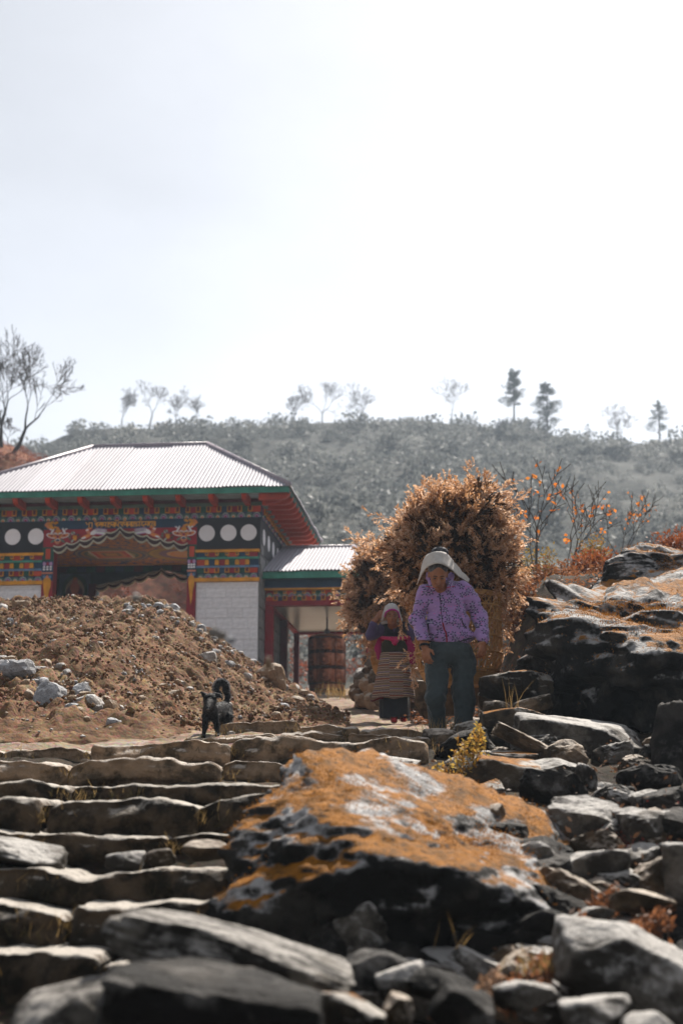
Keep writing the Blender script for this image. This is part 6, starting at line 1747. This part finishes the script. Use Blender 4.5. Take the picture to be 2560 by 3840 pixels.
# ------------------------------------------------------------------ baskets and the loads in them
m_cane = M('split cane', (.50, .27, .09), (.28, .135, .04), scale=20, rough=.6)
def basket(c, r_top, r_bot, h_, label, seed, nh=26):
    t = empty('wicker_basket', c); tag(t, label, 'basket')
    prof = lambda f: r_bot+(r_top-r_bot)*min(1, (f/.28))**.55 if f < .28 else r_top*(1-.02*math.sin((f-.28)*4))
    R = lambda f, a, off=0.: np.array([(prof(f)+off)*math.cos(a), (prof(f)+off)*math.sin(a)*.85, f*h_])
    mb = MB(); r = np.random.default_rng(seed)
    for s in (-1, 1):
        for i in range(nh):
            a0 = 2*math.pi*i/nh+r.normal(0, .02)
            mb.tube([R(f, a0+s*f*1.7, .004*s) for f in np.linspace(.10, 1, 14)], .0075, m_cane, 4, False)
    for i in range(nh*2):
        a0 = math.pi*i/nh+r.normal(0, .03); mb.tube([R(f, a0+.03*math.sin(7*f+i), .0) for f in np.linspace(.05, 1, 9)], .0055, m_cane, 4, False)
    mb.build('weave', t)
    mb = MB()
    for f in (.0, .02, .04, .06, .08, .10, .12, .15, .34, .52, .7, .86): mb.tube([R(f, a, .006) for a in np.linspace(0, 2*math.pi, 49)], .009, m_cane, 5, False)
    mb.build('hoops', t); mb = MB()
    for f in (.965, .985, 1.0): mb.tube([R(f, a, .008) for a in np.linspace(0, 2*math.pi, 49)], .012, m_cane, 6, False)
    mb.build('rim', t)
    MB().lathe([(.001, .0), (r_bot*.95, .0), (r_bot*.98, .02), (.001, .02)], m_cane, 28).build('bottom', t)
    return t
bc1 = P(1722, 2568, 12.66); basket(bc1, .385, .25, .80, 'large open weave cane basket on the back of the purple jacket carrier', 3)
bc2 = P(1474, 2530, 17.45); basket(bc2, .27, .19, .62, 'cane basket half hidden behind the striped apron', 5, 20)

def sprig(seed, L=.13, nl=15, ll=.048, lw=.017):
    """twig with whorls of narrow dry leaves, crowded at the tip"""
    r = np.random.default_rng(seed); out = []; lv, lf = leaf_quad(ll, lw, .3)
    bend = np.array([r.normal(0, .25), r.normal(0, .25), 0]); pt = lambda f: np.array([0, 0, L*f])+bend*L*f*f
    for i in range(nl):
        f = .25+.75*(i/nl)**.7; a = i*2.4+r.normal(0, .3); el = r.uniform(.35, 1.0)*(1.25-f*.5)
        d = np.array([math.cos(a)*math.sin(el), math.sin(a)*math.sin(el), math.cos(el)]); A = align(d, r, a+r.normal(0, .4))*r.uniform(.6, 1.15)*(1 if f < .95 else .8)
        out.append((lv @ A.T+pt(f), lf))
    w = .0022; a_, b_ = pt(0), pt(.95)
    out.append((np.array([a_+(w, 0, 0), a_-(w, 0, 0), b_-(w*.5, 0, 0), b_+(w*.5, 0, 0)]), np.array([[0, 1, 2, 3]]))); out.append((np.array([a_+(0, w, 0), a_-(0, w, 0), b_-(0, w*.5, 0), b_+(0, w*.5, 0)]), np.array([[0, 1, 2, 3]])))
    return merge(out)
m_dry = leafmat('dry bronze leaves', [(.21, .090, .030), (.37, .180, .070), (.54, .315, .17), (.76, .56, .42), (.58, .36, .12)], transl=.60, rough=.5, scale=2.2, spec=.35)
m_core = leafmat('shaded brown leaves', [(.035, .016, .007), (.09, .042, .017), (.15, .075, .032)], transl=.3, scale=3)  # inner leaves coloured darker, painting in the shade inside the load
m_corebody = M('light blocking core', (.025, .013, .006), (.010, .006, .003), scale=9, rough=.95, bump=.8, bscale=20)  # dark solid lump added inside the load to block light
def load(name, ells, Y, n, label, seed, extra=(), dep=.42, kk=1., squash=1.):
    r = np.random.default_rng(seed); s = ppm(Y, 2.)
    E = [(P(a, b, Y+d), np.array([rx/s, dep*kk*min(1., rx/200+.35), rz/s])) for a, b, rx, rz, d in ells]
    base = np.mean([e_[0] for e_ in E], 0); base[2] = min(e_[0][2]-e_[1][2] for e_ in E)
    t = empty(name, base); tag(t, label, 'leaf bundle')
    prot = [sprig(seed*11+k, L=.13*kk, ll=.048*kk, lw=.017*kk) for k in range(9)]
    core = Sdf()
    for c, rd in E: core.ell(c, rd*.80, .08)
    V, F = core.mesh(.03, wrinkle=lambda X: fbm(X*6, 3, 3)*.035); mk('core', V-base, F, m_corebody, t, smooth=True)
    pl = []; pi = []; vol = np.array([e_[1][0]*e_[1][2] for e_ in E]); vol /= vol.sum()
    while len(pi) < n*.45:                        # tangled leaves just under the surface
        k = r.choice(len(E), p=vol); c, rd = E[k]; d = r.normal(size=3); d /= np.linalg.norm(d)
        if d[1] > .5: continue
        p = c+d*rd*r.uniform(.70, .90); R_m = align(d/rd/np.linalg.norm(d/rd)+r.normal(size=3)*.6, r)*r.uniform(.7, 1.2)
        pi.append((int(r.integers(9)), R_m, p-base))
    while len(pl) < n:                            # leafy branches that break the outline
        k = r.choice(len(E), p=vol); c, rd = E[k]
        d = r.normal(size=3); d /= np.linalg.norm(d)
        if d[1] > .60: continue
        p = c+d*rd*r.uniform(.80, .97)
        if any(j != k and np.linalg.norm((p-c2_)/r2_) < .80 for j, (c2_, r2_) in enumerate(E)): continue
        nrm = d/rd; nrm /= np.linalg.norm(nrm)
        g = nrm+r.normal(size=3)*.5+np.array([0, 0, .35 if d[2] > -.1 else -.35]); g /= np.linalg.norm(g)
        Lb = kk*(.05+.24*r.random()**2.2); bend = r.normal(size=3)*.25
        for i in range(int(5+Lb*26)):
            u = r.random(); g2_ = g+bend*u; R_m = align(g2_+r.normal(size=3)*.45, r)*r.uniform(.55, 1.1)*(1.05-.35*u)
            pl.append((int(r.integers(9)), R_m, p+g2_*Lb*u+r.normal(size=3)*.014-base))
    for line in extra:                           # sprays that stick out
        pts = np.array([P(*p) for p in line[0]]); m_ = line[1]
        for i in range(m_):
            u = r.random()*(len(pts)-1); k = int(u); p = pts[k]+(pts[min(k+1, len(pts)-1)]-pts[k])*(u-k); tang = pts[min(k+1, len(pts)-1)]-pts[k]; tang = tang/(np.linalg.norm(tang)+1e-6)
            pl.append((int(r.integers(9)), align(tang*.8+r.normal(size=3)*.6, r)*r.uniform(.45, .8), p+r.normal(size=3)*line[2]-base))
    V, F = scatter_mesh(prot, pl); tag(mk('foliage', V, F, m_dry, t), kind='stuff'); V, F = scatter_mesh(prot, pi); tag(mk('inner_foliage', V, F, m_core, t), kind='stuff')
    return t
load('leaf_bundle', [(1695,2060,205,205,0.),(1595,2110,105,130,-.03),(1815,2120,105,160,0),(1785,1925,95,85,.05),(1645,1965,90,85,0.05),(1515,2085,50,75,0),(1715,2215,160,65,.05)], 12.75, 2600,
     'huge bundle of dry bronze leaves towering over the purple jacket carrier', 3,
     [([(1900,2230,12.5),(1935,2260,12.45),(1940,2310,12.4)],16,.025),([(1905,2260,12.6),(1900,2330,12.55),(1893,2450,12.5)],26,.012),([(1560,2430,12.4),(1548,2480,12.4),(1553,2560,12.4)],26,.025),([(1470,2060,12.7),(1400,2040,12.7),(1306,2008,12.7)],26,.018),([(1600,1930,12.6),(1560,1890,12.6)],8,.02),([(1850,1850,12.6),(1905,1850,12.6)],8,.03),([(1780,1830,12.7),(1800,1785,12.7)],8,.03),([(1660,1880,12.7),(1650,1830,12.7)],8,.02),([(1500,2310,12.5),(1510,2360,12.5)],8,.02)])
load('leaf_bundle', [(1405,2235,72,112,0.),(1445,2160,85,85,0.),(1357,2315,32,70,0),(1390,2135,48,48,0),(1480,2250,80,80,.08)], 17.5, 1500,
     'smaller bundle of brown leaves on the back of the striped apron carrier', 5, [([(1350,2390,17.4),(1375,2430,17.4),(1385,2470,17.4)],26,.05),([(1330,2080,17.4),(1380,2090,17.4)],10,.04),([(1330,2300,17.4),(1310,2330,17.4)],10,.04)], kk=1.15)

# ------------------------------------------------------------------ the dog
D = Sdf(); dq = lambda a, b, y: P(a, b, y-1.02)
D.cone(dq(790, 2668, 12.34), dq(838, 2658, 12.80), .060, .060, .035).cone(dq(788, 2660, 12.30), dq(788, 2632, 12.19), .052, .046, .03)
D.ell(dq(788, 2624, 12.15), (.054, .056, .050), .02).cone(dq(785, 2636, 12.09), dq(780, 2656, 12.00), .034, .020, .02)
D.cone(dq(768, 2608, 12.17), dq(757, 2597, 12.15), .022, .010, .01).cone(dq(757, 2597, 12.15), dq(748, 2600, 12.13), .010, .005, .006).cone(dq(806, 2606, 12.17), dq(824, 2606, 12.16), .022, .013, .01).cone(dq(824, 2606, 12.16), dq(834, 2620, 12.14), .012, .006, .006)
D.chain([dq(772, 2686, 12.33), dq(769, 2728, 12.30), dq(764, 2757, 12.28)], [.032, .020, .014], .015).ell(dq(763, 2762, 12.25), (.018, .030, .012), .01)
D.chain([dq(806, 2686, 12.33), dq(813, 2724, 12.31), dq(816, 2752, 12.30)], [.032, .020, .014], .015).ell(dq(815, 2757, 12.27), (.018, .030, .012), .01)
D.chain([dq(850, 2664, 12.82), dq(857, 2690, 12.72), dq(854, 2718, 12.90), dq(852, 2742, 12.86)], [.050, .034, .018, .014], .02).ell(dq(851, 2746, 12.82), (.017, .030, .012), .01)
D.chain([dq(828, 2664, 12.82), dq(833, 2690, 12.74), dq(831, 2718, 12.92), dq(830, 2742, 12.88)], [.048, .032, .018, .014], .02).ell(dq(829, 2746, 12.84), (.017, .030, .012), .01)
tl = [dq(848, 2640, 12.90), dq(854, 2612, 12.94)]+[dq(830+18*math.cos(t), 2580-21*math.sin(t), 12.92-.02*t) for t in np.linspace(-.5, 4.7, 9)]
D.chain(tl, [.022, .023]+[.025]*5+[.022, .019, .016, .010], .01)
D.ell(dq(790, 2680, 12.36), (.048, .065, .045), .03)
V, F = D.mesh(.005, wrinkle=lambda X: fbm(X*np.array([60, 60, 30.]), 2, 3)*.003)
m_fur = M('black fur', (.007, .007, .008), (.003, .003, .004), scale=30, rough=.7, spec=.14, bump=.5, bscale=140, stretch=(1, 1, .3))
gd = P(790, 2766, 11.35)
dog = mk('dog', V, F, m_fur, smooth=True, origin=gd); tag(dog, 'small black dog with a curled tail trotting down the steps', 'dog')
m_tan = M('tan fur', (.16, .09, .035), (.09, .05, .02), scale=40, rough=.7); m_furt = leafmat('fur fringe', [(.010, .010, .011), (.022, .022, .024), (.10, .10, .105)], transl=.4, scale=20, spec=.6)
m_furw = leafmat('backlit tail fringe', [(.02, .02, .022), (.10, .10, .11), (.40, .40, .42)], transl=.6, scale=20)  # lighter hair colour paints in the backlight on the tail
for a, b, yy, rr_ in ((779, 2659, 10.96, .011), ):
    v_, f_ = ico(2); mk('nose', v_*rr_*np.array([1.2, .8, .8])+P(a, b, yy)-gd, f_, M('wet black nose', (.01, .01, .01), rough=.2, spec=.6), dog, smooth=True)
for a in (775, 794):
    v_, f_ = ico(2); mk('eye', v_*.0075+P(a, 2629, 11.06)-gd, f_, M('amber eyes', (.09, .05, .015), rough=.15, spec=.7), dog, smooth=True)
r = np.random.default_rng(6); pl = []
cen = dq(828, 2578, 12.86)
for i in range(1500):
    k = r.integers(1, len(tl)-1); u = r.random(); p = tl[k]*(1-u)+tl[k+1]*u if k+1 < len(tl) else tl[k]
    out_ = p-cen; out_[1] *= .2; out_ = out_/(np.linalg.norm(out_)+1e-6)+r.normal(size=3)*.4; out_ /= np.linalg.norm(out_)
    pl.append((0, align(out_, r) @ np.diag([.0022, .02, .026]), p+out_*.019-gd))
nv = len(V); pick = r.choice(nv, 3500); nrm = np.empty(nv*3, np.float32); dog.data.vertices.foreach_get('normal', nrm); nrm = nrm.reshape(-1, 3)
for i in pick:
    dd_ = nrm[i]*.5+np.array([.15, .5, -.25])+r.normal(size=3)*.25
    pl.append((0, align(dd_, r) @ np.diag([.0022, .012, .018]), V[i]-gd))
V, F = scatter_mesh([blade], pl); tag(mk('fur', V, F, [m_furt, m_furw], dog, midx=np.repeat(np.r_[np.ones(1500, int), np.zeros(len(pl)-1500, int)], 3)), kind='stuff')
# ------------------------------------------------------------------ haze
hz = MB().box((-640, -10, -64), (640, 920, 62), M('x', (1, 1, 1))).build('haze')
hz.data.materials.clear()
hm = bpy.data.materials.new('haze'); hm.use_nodes = True; hm.node_tree.nodes.clear()
ho = hm.node_tree.nodes.new('ShaderNodeOutputMaterial'); hv = hm.node_tree.nodes.new('ShaderNodeVolumePrincipled')
hv.inputs['Color'].default_value = (.72, .85, 1.0, 1); hv.inputs['Density'].default_value = .00075; hv.inputs['Anisotropy'].default_value = .35
hm.node_tree.links.new(hv.outputs[0], ho.inputs['Volume'])
hz.data.materials.append(hm); tag(hz, kind='stuff')
